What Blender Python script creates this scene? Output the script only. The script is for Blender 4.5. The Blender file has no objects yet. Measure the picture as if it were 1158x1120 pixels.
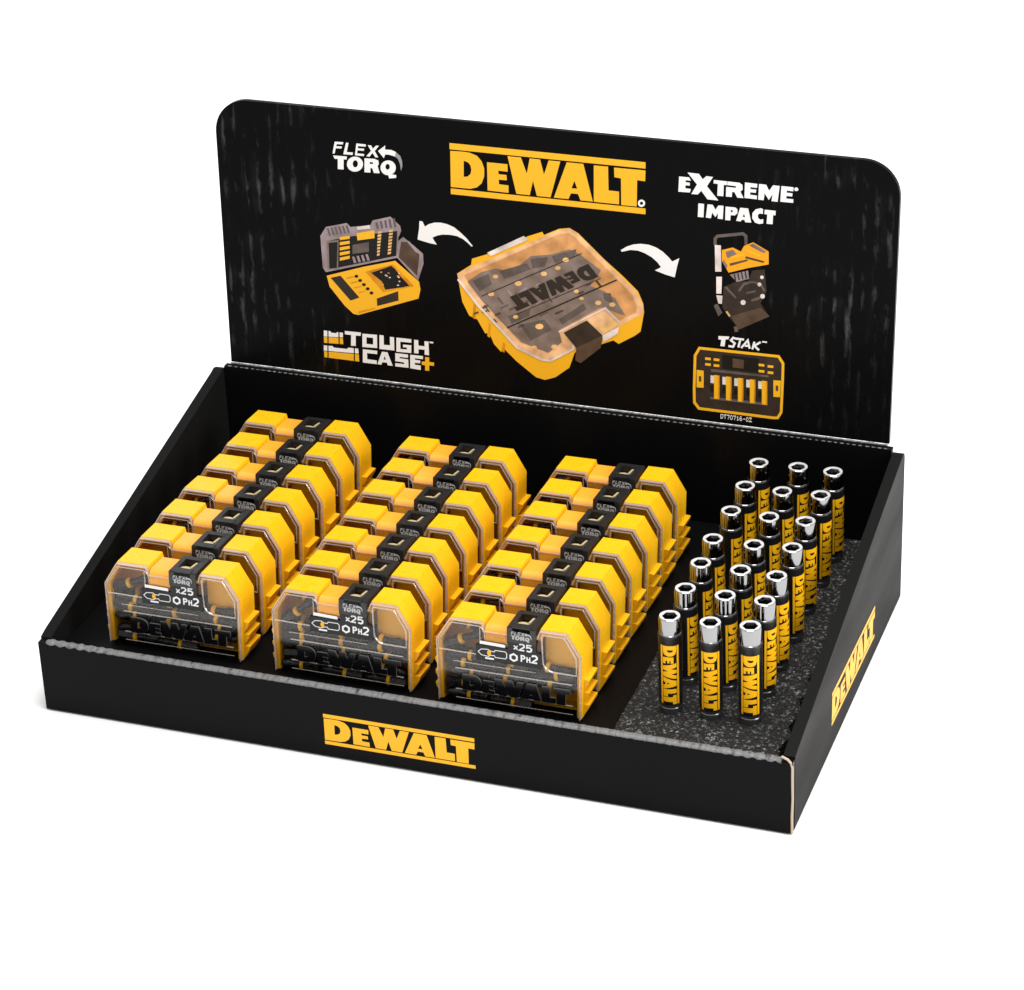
import bpy, bmesh, math, random
from mathutils import Vector, Matrix
from mathutils.geometry import tessellate_polygon
random.seed(11)
SC = bpy.context.scene
COL = SC.collection
R = math.radians

LOGO = [[[(0,1000),(0,878),(1000,878),(1000,1000)]],[[(0,0),(1000,0),(1000,112),(0,112)]],[[(3,848),(66,857),(104,850),(142,803),(165,708),(178,571),(177,417),(163,275),(138,186),(104,144),(61,142),(1,141)],[(72,681),(93,660),(107,605),(111,517),(106,436),(91,380),(70,365)]],[[(193,698),(299,698),(299,552),(251,556),(252,488),(293,486),(294,383),(252,381),(253,292),(302,286),(302,142),(193,146)]],[[(300,855),(369,856),(398,554),(414,855),(467,854),(486,570),(511,852),(570,853),(518,137),(448,138),(429,424),(411,138),(342,140)]],[[(603,851),(687,851),(734,140),(671,140),(659,257),(623,257),(610,141),(535,140)],[(641,505),(655,362),(626,357)]],[[(740,843),(812,846),(814,388),(867,387),(867,139),(739,139)]],[[(842,839),(1000,843),(998,635),(958,641),(956,132),(878,130),(877,645),(844,654)]]]
PRINTS = {
'logo_mark':[(0,'white',[(26853,12744),(26837,12660),(26791,12585),(26723,12531),(26641,12506),(26560,12514),(26491,12554),(26445,12619),(26429,12700),(26445,12784),(26491,12858),(26560,12912),(26641,12937),(26722,12929),(26791,12889),(26837,12824)],[[(26737,12732),(26724,12682),(26689,12643),(26641,12625),(26593,12633),(26558,12665),(26546,12712),(26558,12761),(26593,12801),(26641,12818),(26689,12810),(26724,12779)]])],
'flex_slogan':[(0,'white',[(8355,14537),(8885,14559),(8849,14420),(8476,14405),(8436,14277),(8788,14291),(8752,14164),(8400,14150),(8312,13812),(8185,13820)],[]),(0,'white',[(9053,14543),(9210,14550),(9070,13989),(9451,13993),(9423,13846),(8851,13832)],[]),(0,'white',[(9687,14563),(10277,14558),(10241,14420),(9795,14417),(9768,14283),(10160,14289),(10125,14162),(9741,14157),(9708,13969),(10146,13971),(10112,13844),(9571,13840)],[]),(0,'white',[(10381,14527),(10591,14527),(10688,14340),(10886,14548),(11075,14554),(10797,14219),(11004,13850),(10815,13843),(10657,14091),(10457,13837),(10268,13859),(10577,14198)],[]),(0,'white',[(10999,14239),(11454,14611),(11432,14363),(11801,14379),(12091,14284),(12017,14003),(11914,14033),(11664,14079),(11433,14076),(11340,13842)],[]),(0,'grey',[(12091,14284),(12354,14064),(12448,13766),(12458,13480),(12363,13183),(12316,13589),(12201,13885),(12017,14003)],[]),(0,'white',[(8209,13698),(9071,13721),(9041,13532),(8858,13527),(8830,12912),(8468,12905),(8497,13508),(8306,13510)],[]),(0,'white',[(10048,13356),(10018,13212),(9941,13078),(9826,12966),(9683,12887),(9527,12849),(9373,12856),(9236,12907),(9129,12997),(9063,13117),(9045,13256),(9076,13400),(9153,13534),(9269,13646),(9412,13724),(9568,13762),(9721,13755),(9858,13704),(9964,13614),(10030,13494)],[[(9731,13345),(9720,13277),(9695,13215),(9657,13164),(9610,13128),(9560,13113),(9510,13119),(9467,13145),(9433,13189),(9413,13247),(9408,13313),(9419,13380),(9444,13443),(9482,13494),(9529,13529),(9579,13544),(9628,13539),(9672,13513),(9706,13468),(9726,13411)]]),(0,'white',[(10149,13724),(10769,13744),(10997,13664),(11018,13460),(10941,13329),(11050,12907),(10691,12891),(10598,13171),(10492,13169),(10480,12891),(10112,12875)],[[(10465,13529),(10655,13527),(10671,13426),(10460,13413)]]),(0,'white',[(12055,13337),(12027,13197),(11955,13066),(11847,12956),(11713,12879),(11566,12843),(11420,12850),(11291,12900),(11190,12989),(11128,13107),(11110,13243),(11139,13383),(11211,13514),(11320,13623),(11454,13700),(11600,13736),(11745,13728),(11874,13678),(11975,13590),(12037,13472)],[[(11687,13362),(11678,13308),(11657,13257),(11626,13216),(11587,13187),(11545,13175),(11504,13179),(11467,13200),(11439,13236),(11421,13282),(11417,13335),(11425,13389),(11447,13440),(11478,13481),(11516,13509),(11558,13522),(11600,13518),(11636,13497),(11665,13461),(11682,13415)]]),(1,'white',[(11536,12935),(12060,12905),(12053,12739),(11630,12655)],[])],
'impact_slogan':[(0,'white',[(28798,14505),(29373,14510),(29472,14328),(29178,14325),(29166,14211),(29408,14202),(29410,14036),(29161,14031),(29162,13858),(29477,13844),(29413,13637),(28758,13617)],[]),(0,'white',[(29273,14785),(29925,14771),(30143,14475),(30349,14682),(30726,14667),(30388,14103),(31048,13340),(30429,13343),(30065,13804),(29871,13571),(29499,13560),(29820,14144)],[]),(0,'white',[(30774,14506),(31520,14496),(31510,14283),(31341,14279),(31324,13615),(30980,13613),(31003,14298),(30756,14306)],[]),(0,'white',[(31546,14498),(32232,14489),(32395,14374),(32412,14111),(32285,13979),(32472,13627),(32116,13617),(31949,13918),(31820,13918),(31805,13625),(31467,13616),(31479,14181),(32010,14169),(32041,14271),(31536,14286)],[]),(0,'white',[(32534,14539),(33231,14525),(33216,14292),(32848,14301),(32844,14188),(33172,14189),(33157,14002),(32840,14003),(32837,13857),(33224,13851),(33215,13632),(32517,13645)],[]),(0,'white',[(33327,14534),(33726,14529),(33899,14198),(34111,14535),(34482,14534),(34387,13608),(34040,13618),(34096,14020),(33891,13669),(33646,14026),(33602,13619),(33293,13626)],[]),(0,'white',[(34578,14543),(35263,14534),(35243,14302),(34891,14312),(34881,14186),(35207,14187),(35192,14001),(34872,14001),(34863,13849),(35267,13844),(35252,13638),(34534,13636)],[]),(0,'white',[(35526,14450),(35512,14396),(35471,14353),(35414,14333),(35357,14341),(35314,14375),(35297,14426),(35311,14480),(35352,14523),(35409,14543),(35467,14535),(35510,14501)],[]),(0,'white',[(29909,13055),(30236,13056),(30212,12271),(29884,12264)],[]),(0,'white',[(30432,13057),(30726,13061),(30892,12791),(31052,13055),(31345,13059),(31310,12281),(31016,12283),(31038,12606),(30885,12356),(30699,12604),(30637,12263),(30343,12272)],[]),(0,'white',[(33580,13106),(33450,13146),(33161,13049),(32984,12811),(32977,12511),(33143,12276),(33371,12220),(33596,12277),(33604,12524),(33431,12479),(33299,12579),(33296,12745),(33391,12834),(33572,12827)],[]),(0,'white',[(33677,13084),(34289,13082),(34282,12816),(34147,12815),(34132,12288),(33790,12278),(33824,12814),(33656,12829)],[]),(0,'white',[(31462,13031),(31995,13040),(32126,12954),(32143,12723),(32002,12575),(31755,12562),(31734,12246),(31447,12249)],[[(31758,12862),(31868,12860),(31870,12741),(31759,12742)]]),(0,'white',[(32287,13051),(32741,13052),(32930,12253),(32593,12237),(32538,12365),(32396,12369),(32332,12256),(32072,12268)],[[(32506,12728),(32575,12535),(32438,12534)]])],
'case_slogan':[(0,'white',[(7102,2757),(7525,2751),(7556,2671),(7873,2667),(7947,2746),(8313,2748),(8299,2451),(7083,2373)],[]),(0,'yellow',[(7082,2345),(8297,2408),(8301,2020),(7077,1963)],[]),(0,'white',[(7055,1797),(7621,1817),(7688,1733),(8534,1745),(8609,1839),(9242,1854),(9264,1538),(7038,1462)],[]),(0,'yellow',[(7050,1421),(9261,1489),(9276,1030),(7052,1038)],[]),(1,'black',[(7328,2756),(7398,2757),(7372,1928),(7301,1927)],[]),(1,'black',[(8036,2841),(8107,2843),(8082,2015),(8011,2013)],[]),(1,'black',[(7282,1818),(7353,1820),(7319,836),(7248,834)],[]),(1,'black',[(8969,2025),(9039,2026),(9010,1047),(8939,1045)],[]),(0,'white',[(8446,2884),(9463,2901),(9433,2687),(9124,2677),(9094,1998),(8792,1989),(8836,2671),(8436,2671)],[]),(0,'white',[(10629,2888),(10894,2892),(10884,2302),(11275,2314),(11282,2855),(11546,2859),(11535,2016),(10593,1999)],[]),(0,'white',[(11692,2856),(12628,2865),(12620,2640),(11926,2625),(11923,2162),(12326,2177),(12331,2304),(12087,2295),(12094,2464),(12614,2478),(12597,1986),(11658,1961)],[]),(0,'white',[(12800,2851),(13056,2861),(13065,2513),(13445,2517),(13442,2838),(13698,2855),(13704,1982),(13428,1983),(13438,2300),(13058,2288),(13048,2006),(12771,2007)],[]),(0,'white',[(13767,2864),(13994,2857),(13991,2766),(13764,2766)],[]),(0,'white',[(9537,1855),(10447,1861),(10439,1648),(9794,1639),(9792,1250),(10394,1241),(10385,1006),(9500,1002)],[]),(0,'white',[(11585,1861),(12384,1868),(12377,1656),(11855,1648),(11852,1563),(12387,1559),(12389,1024),(11553,1011),(11561,1224),(12118,1223),(12122,1329),(11565,1344)],[]),(0,'white',[(12523,1871),(13321,1886),(13314,1688),(12808,1682),(12805,1590),(13137,1582),(13131,1399),(12798,1399),(12794,1272),(13161,1262),(13152,979),(12493,1009)],[]),(0,'white',[(9551,2842),(10475,2883),(10455,2038),(9515,1993)],[[(9802,2647),(10222,2656),(10204,2232),(9784,2223)]]),(0,'white',[(10747,1849),(11096,1849),(11393,1026),(11085,1016),(11035,1179),(10741,1171),(10679,1007),(10427,1011)],[[(10912,1601),(10973,1362),(10833,1359)]]),(1,'yellow',[(13458,1847),(13714,1850),(13704,1561),(14002,1563),(13995,1352),(13697,1343),(13686,997),(13429,985),(13440,1318),(13233,1327),(13240,1539),(13448,1551)],[])],
'arrow_print':[(0,'white',[(13382,10262),(13569,10263),(13709,9963),(13957,10138),(14297,10267),(14670,10306),(15078,10257),(15482,10116),(15846,9859),(16208,9546),(16604,9089),(16511,9060),(16311,9242),(16020,9452),(15653,9597),(15245,9627),(14798,9597),(14459,9505),(14156,9342),(14244,9166),(14405,8941),(13957,8985),(13585,9057),(13232,9130),(13279,9415),(13348,9794)],[])],
'arrow_print.001':[(0,'white',[(25425,9812),(25783,10070),(26176,10240),(26603,10323),(27066,10320),(27492,10203),(27883,9992),(28204,9719),(28435,9472),(28841,9717),(28703,9156),(28583,8541),(28067,8647),(27426,8830),(27710,9008),(27781,9071),(27566,9339),(27245,9594),(26853,9787),(26426,9904),(25997,9893),(25496,9729)],[])],
'case_picture':[(0,'yellow',[(15595,7298),(16469,7934),(16532,8317),(17446,8686),(18200,9195),(20009,10081),(20799,10409),(20901,10230),(21794,10695),(22419,10814),(22935,10555),(24479,9148),(25510,8314),(26439,7468),(26749,6761),(26802,6235),(26596,5033),(26233,4721),(25294,4121),(24981,4299),(24351,4006),(22660,3255),(22333,2286),(21474,1573),(20830,1326),(20296,1424),(19130,2270),(18391,2948),(18172,2756),(17751,3199),(17496,3825),(17226,3793),(16761,4612),(16280,4773),(15871,5596)],[]),(1,'amber',[(16570,5569),(16718,5478),(16631,4596),(16461,4685)],[]),(1,'amber',[(17457,4477),(17605,4385),(17522,3555),(17352,3644)],[]),(1,'amber',[(18314,3377),(18462,3286),(18387,2727),(18216,2816)],[]),(1,'peach',[(15616,7300),(16575,7892),(17438,8310),(21793,10642),(22419,10793),(22883,10550),(24479,9095),(26336,7456),(26749,6654),(26729,6119),(25087,5066),(24353,4439),(22556,3406),(21166,2523),(20687,2573),(19146,3150),(17993,4432),(16839,5601),(15688,6768)],[]),(2,'amber2',[(16022,7238),(21790,10379),(22416,10499),(22828,10229),(24374,8820),(26129,7220),(26388,6506),(26336,6180),(25297,5521),(24466,6173),(21721,4499),(21925,3818),(21067,3058),(19367,3506),(18212,4676),(17059,5844)],[]),(3,'taupe',[(16228,6884),(17101,7576),(17960,7887),(18913,7780),(20094,8872),(21357,9118),(22406,9551),(23028,9303),(24269,8491),(23639,7464),(24471,7241),(25093,6887),(25714,5892),(24257,6255),(21722,4553),(21872,3812),(21067,3058),(19474,3519),(18212,4676),(17059,5844)],[]),(4,'taupe2',[(16551,6975),(17526,7516),(17725,6893),(16965,6374)],[]),(4,'taupe2',[(18170,7750),(19876,8422),(20081,8072),(18479,7302)],[]),(4,'taupe2',[(20092,8713),(21145,8936),(20927,8327),(20188,8138)],[]),(4,'taupe2',[(21356,9012),(22823,9597),(22715,9163),(21560,8611)],[]),(4,'taupe2',[(19386,4599),(20882,5103),(21298,4502),(20011,3693)],[]),(4,'taupe2',[(24366,7122),(24834,7176),(24988,6555),(24468,6707)],[]),(4,'taupe2',[(18648,5054),(20042,5652),(19929,5206),(18852,4589)],[]),(4,'taupe2',[(21730,5204),(23213,6347),(23420,6050),(21937,4904)],[]),(4,'taupe2',[(19155,6599),(19464,6231),(19392,6165),(19083,6533)],[]),(4,'mauve',[(19378,6709),(19796,6945),(19831,6867),(19413,6632)],[]),(4,'taupe2',[(17047,5414),(17443,5636),(17503,5499),(17108,5276)],[]),(4,'taupe2',[(21487,6584),(21749,6734),(21802,6616),(21540,6466)],[]),(4,'brown2',[(21062,6627),(21377,6252),(21304,6185),(20988,6559)],[]),(4,'taupe2',[(18100,6182),(18423,5796),(18316,5700),(17993,6085)],[]),(4,'mauve',[(20326,6074),(20835,6362),(20884,6253),(20375,5964)],[]),(4,'mauve',[(18937,4904),(19258,4521),(19173,4444),(18852,4827)],[]),(4,'taupe2',[(20549,5339),(21041,5620),(21085,5524),(20592,5243)],[]),(4,'taupe2',[(20527,7107),(20886,7309),(20950,7165),(20591,6963)],[]),(4,'taupe2',[(19154,5905),(19570,6140),(19630,6006),(19214,5770)],[]),(4,'mauve',[(23936,8385),(24245,8019),(24176,7956),(23866,8321)],[]),(4,'brown2',[(21478,5553),(21999,5851),(22042,5755),(21521,5457)],[]),(4,'taupe2',[(19209,4465),(19577,4675),(19631,4554),(19263,4343)],[]),(4,'taupe2',[(18163,5506),(18664,5789),(18711,5684),(18210,5401)],[]),(4,'brown2',[(17831,5034),(18175,5229),(18213,5143),(17869,4948)],[]),(4,'taupe2',[(18689,5498),(19058,5707),(19121,5565),(18751,5356)],[]),(4,'taupe2',[(17255,5578),(17567,5206),(17497,5143),(17185,5515)],[]),(4,'mauve',[(18720,6684),(18976,6379),(18883,6295),(18627,6600)],[]),(4,'brown2',[(24031,7888),(24308,7562),(24202,7464),(23925,7791)],[]),(4,'taupe2',[(19632,6037),(19912,6195),(19966,6073),(19686,5914)],[]),(4,'taupe2',[(17074,5114),(17379,5286),(17423,5185),(17119,5013)],[]),(4,'taupe2',[(16554,4978),(16838,5139),(16884,5036),(16599,4875)],[]),(4,'brown2',[(23352,7502),(23640,7666),(23682,7574),(23394,7410)],[]),(4,'mauve',[(19289,6545),(19824,6847),(19890,6698),(19356,6396)],[]),(4,'mauve',[(20362,7185),(20640,7342),(20685,7242),(20407,7085)],[]),(4,'mauve',[(23159,8613),(23325,8418),(23197,8300),(23031,8496)],[]),(4,'taupe2',[(17826,4797),(17995,4596),(17890,4501),(17721,4702)],[]),(4,'brown2',[(21958,7606),(22322,7812),(22361,7725),(21996,7519)],[]),(4,'taupe2',[(20700,6355),(21160,6616),(21213,6495),(20754,6235)],[]),(4,'brown2',[(22903,6963),(23219,7143),(23269,7031),(22953,6850)],[]),(4,'pale',[(17470,8795),(19693,10047),(19984,9867),(17657,8602)],[]),(5,'straw',[(19551,7156),(19496,7046),(19361,6976),(19210,6978),(19112,7051),(19114,7161),(19215,7257),(19367,7294),(19500,7254)],[]),(5,'straw',[(21065,7917),(21018,7821),(20901,7759),(20768,7761),(20683,7825),(20684,7922),(20772,8005),(20905,8037),(21021,8002)],[]),(5,'straw',[(21892,8351),(21849,8264),(21743,8208),(21623,8210),(21546,8268),(21547,8355),(21626,8431),(21746,8460),(21851,8428)],[]),(5,'straw',[(22386,8915),(22340,8820),(22223,8759),(22092,8761),(22006,8825),(22008,8921),(22094,9003),(22226,9035),(22341,9000)],[]),(5,'straw',[(18131,7424),(18087,7336),(17978,7279),(17856,7281),(17778,7340),(17780,7428),(17861,7505),(17984,7534),(18090,7502)],[]),(5,'straw',[(17859,6315),(17810,6218),(17690,6155),(17556,6157),(17469,6222),(17471,6319),(17561,6405),(17697,6437),(17814,6402)],[]),(5,'straw',[(22960,7066),(22922,6988),(22827,6937),(22719,6938),(22649,6991),(22650,7070),(22721,7139),(22829,7165),(22923,7136)],[]),(5,'straw',[(23253,6673),(23219,6603),(23135,6558),(23039,6559),(22976,6605),(22977,6676),(23040,6737),(23136,6760),(23220,6735)],[]),(5,'straw',[(24297,6527),(24251,6431),(24135,6369),(24004,6371),(23919,6435),(23919,6531),(24005,6615),(24137,6647),(24252,6613)],[]),(5,'straw',[(25130,6518),(25084,6422),(24969,6360),(24838,6362),(24753,6425),(24753,6522),(24839,6606),(24970,6638),(25085,6603)],[]),(5,'straw',[(20810,4661),(20750,4536),(20599,4456),(20428,4457),(20318,4539),(20320,4664),(20433,4773),(20604,4815),(20753,4771)],[]),(5,'straw',[(21643,3511),(21596,3413),(21477,3349),(21343,3350),(21257,3415),(21258,3513),(21347,3600),(21481,3633),(21598,3598)],[]),(5,'straw',[(20399,3304),(20356,3214),(20247,3156),(20125,3157),(20046,3216),(20048,3306),(20129,3384),(20251,3415),(20358,3383)],[]),(5,'straw',[(19291,5076),(19252,4996),(19154,4944),(19044,4945),(18973,4998),(18975,5079),(19048,5149),(19158,5176),(19254,5147)],[]),(5,'dark',[(18596,4268),(25216,7977),(25183,8051),(18563,4344)],[]),(5,'dark',[(17075,6059),(23143,9344),(23123,9391),(17055,6107)],[]),(5,'dark',[(19192,5207),(24275,7995),(24258,8033),(19176,5245)],[]),(6,'dark',[(24129,8103),(23831,7927),(23640,7833),(23414,7778),(23218,7809),(23033,7908),(22901,8061),(22844,8237),(22887,8390),(23015,8521),(23223,8637),(23513,8796)],[[(23646,8083),(23526,8047),(23409,8064),(23311,8139),(23264,8231),(23287,8326),(23376,8396)]]),(6,'dark',[(23072,7745),(22555,7462),(22425,7605),(22663,7729),(22598,7793),(22396,7685),(22300,7783),(22503,7897),(22419,7981),(22174,7857),(22047,7998),(22583,8283)],[]),(6,'dark',[(22689,7306),(22352,7120),(21942,7338),(22131,7000),(21869,6859),(21523,7086),(21651,6742),(21361,6582),(20981,7426),(21326,7612),(21674,7383),(21508,7711),(21849,7893)],[]),(6,'dark',[(21196,6495),(20781,6268),(19914,6842),(20227,7012),(20390,6929),(20569,7026),(20530,7175),(20899,7377)],[[(20700,6733),(20504,6836),(20643,6919)]]),(6,'dark',[(20511,6132),(20156,5934),(19738,6381),(19473,6238),(19251,6483),(19889,6829)],[]),(6,'dark',[(20001,5859),(19216,5424),(19040,5636),(19246,5739),(18801,6249),(19189,6462),(19653,5956),(19826,6037)],[]),(5,'pale',[(15594,6931),(16782,5462),(17939,4312),(19156,3071),(20665,2524),(21177,2494),(22642,3447),(22681,3794),(22544,3793),(22514,3522),(21157,2640),(20710,2667),(19243,3199),(18044,4420),(16891,5566),(15707,7030)],[]),(5,'pale',[(21745,4378),(23440,5489),(24508,6166),(25312,5431),(25386,5516),(24529,6299),(23393,5579),(21697,4468)],[]),(6,'straw',[(24042,4995),(25089,5604),(25349,5366),(24406,4661)],[]),(7,'brown',[(22017,4426),(23415,5350),(24354,4547),(22769,3573)],[]),(7,'brown2',[(22769,3573),(24354,4547),(24245,3776),(23025,2668),(22709,2803)],[]),(6,'pale',[(24354,4547),(25348,5205),(25243,4762),(24404,4121)],[])],
'kit_picture':[(0,'mauve',[(7175,8688),(7547,9279),(8867,9664),(9104,9446),(10348,9701),(10483,9988),(11601,10348),(12192,9837),(12242,9540),(12042,9094),(11935,7863),(7408,6463),(7233,6723)],[]),(1,'mauve2',[(7605,9193),(7718,9224),(7846,8791),(7745,8750)],[]),(1,'mauve2',[(7844,9256),(7957,9286),(8085,8854),(7984,8812)],[]),(1,'mauve2',[(8083,9318),(8196,9348),(8324,8916),(8223,8875)],[]),(1,'mauve2',[(8321,9380),(8434,9411),(8563,8979),(8462,8937)],[]),(1,'mauve2',[(8560,9442),(8673,9473),(8801,9041),(8700,9000)],[]),(1,'mauve2',[(8798,9504),(8911,9535),(9039,9103),(8939,9062)],[]),(1,'mauve2',[(10663,9886),(10788,9929),(10864,9543),(10745,9488)],[]),(1,'mauve2',[(10937,9976),(11061,10019),(11136,9597),(11018,9542)],[]),(1,'mauve2',[(11210,10065),(11334,10109),(11408,9650),(11290,9595)],[]),(1,'mauve2',[(11483,10155),(11607,10198),(11680,9704),(11561,9648)],[]),(1,'mauve2',[(11756,10244),(11879,10287),(11951,9757),(11833,9702)],[]),(1,'black',[(7629,8431),(9078,8863),(11997,9513),(11878,7979),(7605,6653)],[]),(2,'taupe',[(7567,8424),(8320,8567),(8205,6770),(7542,6646)],[]),(3,'black',[(7686,8314),(8252,8437),(8126,6823),(7659,6721)],[]),(2,'yellow',[(8404,8760),(9030,8901),(9022,8717),(8395,8563)],[]),(2,'yellow',[(8389,8440),(9016,8594),(9008,8409),(8380,8243)],[]),(2,'yellow',[(8374,8119),(9002,8286),(8994,8101),(8365,7922)],[]),(2,'yellow',[(8359,7798),(8989,7978),(8980,7793),(8350,7600)],[]),(2,'yellow',[(8344,7477),(8975,7670),(8966,7484),(8334,7278)],[]),(2,'yellow',[(9460,9106),(10582,9410),(10575,8922),(9502,8665)],[]),(2,'pale',[(9477,9486),(10287,9694),(10340,9487),(9531,9309)],[]),(2,'taupe2',[(9179,8355),(10212,8651),(10186,8037),(9154,7800)],[]),(2,'mauve',[(9115,7611),(9259,7652),(9379,7272),(9222,7230)],[]),(2,'mauve',[(9398,7692),(9542,7732),(9662,7353),(9505,7310)],[]),(2,'mauve',[(9680,7772),(9824,7813),(9944,7433),(9788,7391)],[]),(2,'mauve',[(9962,7853),(10106,7893),(10226,7514),(10070,7472)],[]),(2,'straw',[(10795,9354),(11043,9411),(11019,9275),(10778,9224)],[]),(2,'straw',[(10781,9158),(11017,9213),(10993,9077),(10764,9028)],[]),(2,'straw',[(10767,8961),(10991,9016),(10967,8879),(10749,8831)],[]),(2,'straw',[(10753,8765),(10964,8818),(10940,8682),(10735,8635)],[]),(2,'straw',[(10739,8568),(10938,8620),(10914,8483),(10721,8438)],[]),(2,'straw',[(10725,8371),(10911,8422),(10887,8285),(10707,8241)],[]),(2,'straw',[(10710,8174),(10885,8224),(10861,8087),(10693,8044)],[]),(2,'straw',[(10696,7977),(10858,8025),(10834,7888),(10678,7846)],[]),(2,'straw',[(11507,9521),(11755,9584),(11725,9448),(11490,9386)],[]),(2,'straw',[(11488,9325),(11729,9388),(11699,9251),(11470,9190)],[]),(2,'straw',[(11468,9129),(11703,9190),(11673,9054),(11450,8993)],[]),(2,'straw',[(11448,8932),(11677,8993),(11647,8856),(11430,8796)],[]),(2,'straw',[(11428,8735),(11651,8796),(11621,8659),(11410,8599)],[]),(2,'straw',[(11408,8538),(11625,8598),(11595,8461),(11390,8402)],[]),(2,'straw',[(11388,8340),(11599,8400),(11569,8263),(11370,8204)],[]),(2,'straw',[(11368,8143),(11573,8202),(11543,8064),(11350,8006)],[]),(1,'mauve',[(12036,8911),(12352,9188),(13007,8713),(13542,8285),(13552,7677),(13179,6594),(11935,7863)],[]),(2,'brown2',[(12218,8870),(12617,8913),(13325,8200),(13128,6895),(12029,7904)],[]),(3,'mauve',[(12586,8910),(12711,8984),(13241,8435),(13145,8302)],[]),(2,'yellow',[(7461,6252),(9805,7073),(11805,7665),(13238,6539),(13314,6056),(13172,5485),(9361,4011),(9049,4037),(8506,4505),(7616,5586)],[]),(3,'amber',[(9916,6778),(11673,7436),(12921,6226),(10985,5633)],[]),(3,'dark',[(7706,6156),(8341,6352),(9471,5116),(8898,4863)],[]),(4,'black',[(10287,6758),(10918,7044),(11546,7330),(11786,7173),(12079,6776),(12644,6225),(12239,6086),(11116,5803),(10949,6278)],[]),(5,'straw',[(10984,6876),(10948,6829),(10880,6821),(10847,6860),(10883,6907),(10952,6915)],[]),(5,'pale',[(11434,6872),(11398,6826),(11330,6818),(11297,6857),(11333,6904),(11401,6911)],[]),(5,'pale',[(12003,6183),(11967,6136),(11899,6128),(11866,6167),(11902,6214),(11970,6222)],[]),(5,'pale',[(11500,6602),(11464,6556),(11396,6548),(11364,6587),(11399,6634),(11468,6641)],[]),(5,'pale',[(12070,6679),(12034,6633),(11966,6625),(11934,6664),(11969,6710),(12037,6718)],[]),(5,'straw',[(12024,6748),(11988,6702),(11920,6694),(11887,6733),(11923,6780),(11991,6787)],[]),(5,'straw',[(11053,6115),(11017,6068),(10949,6060),(10916,6099),(10952,6146),(11021,6154)],[]),(5,'amber',[(10687,6388),(10651,6341),(10583,6333),(10550,6372),(10586,6419),(10655,6427)],[]),(5,'pale',[(11259,6721),(11224,6675),(11155,6667),(11123,6706),(11159,6753),(11227,6760)],[]),(5,'amber',[(11424,6873),(11388,6827),(11320,6819),(11288,6858),(11323,6905),(11391,6912)],[]),(5,'straw',[(12104,6930),(12069,6883),(12001,6875),(11968,6914),(12004,6961),(12072,6968)],[]),(5,'straw',[(12100,6434),(12064,6387),(11996,6379),(11964,6418),(11999,6465),(12067,6473)],[]),(5,'straw',[(11324,6680),(11288,6633),(11220,6626),(11188,6665),(11223,6711),(11292,6719)],[]),(4,'black',[(9467,6449),(9428,6375),(9338,6335),(9251,6354),(9217,6421),(9257,6495),(9347,6534),(9434,6515)],[]),(4,'black',[(9693,6215),(9654,6141),(9564,6101),(9477,6120),(9443,6187),(9483,6261),(9573,6300),(9660,6281)],[]),(4,'black',[(9920,5981),(9880,5906),(9790,5867),(9703,5886),(9670,5952),(9709,6027),(9799,6066),(9886,6047)],[]),(4,'black',[(10146,5747),(10106,5672),(10017,5633),(9930,5652),(9896,5718),(9936,5793),(10025,5832),(10112,5813)],[]),(4,'black',[(10372,5513),(10333,5438),(10243,5398),(10156,5417),(10122,5484),(10162,5558),(10252,5598),(10339,5579)],[]),(3,'amber',[(8712,6270),(9155,6414),(9183,6355),(8746,6200)],[]),(3,'amber',[(8949,6000),(9392,6143),(9420,6085),(8983,5930)],[]),(3,'amber',[(9186,5730),(9629,5873),(9657,5815),(9221,5659)],[]),(3,'amber',[(9424,5459),(9866,5603),(9895,5544),(9458,5388)],[]),(3,'brown',[(10564,5181),(11920,5803),(11929,5216),(10576,4716)],[]),(3,'amber',[(9370,4231),(10447,4608),(10443,4514),(9365,4106)],[])],
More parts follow.
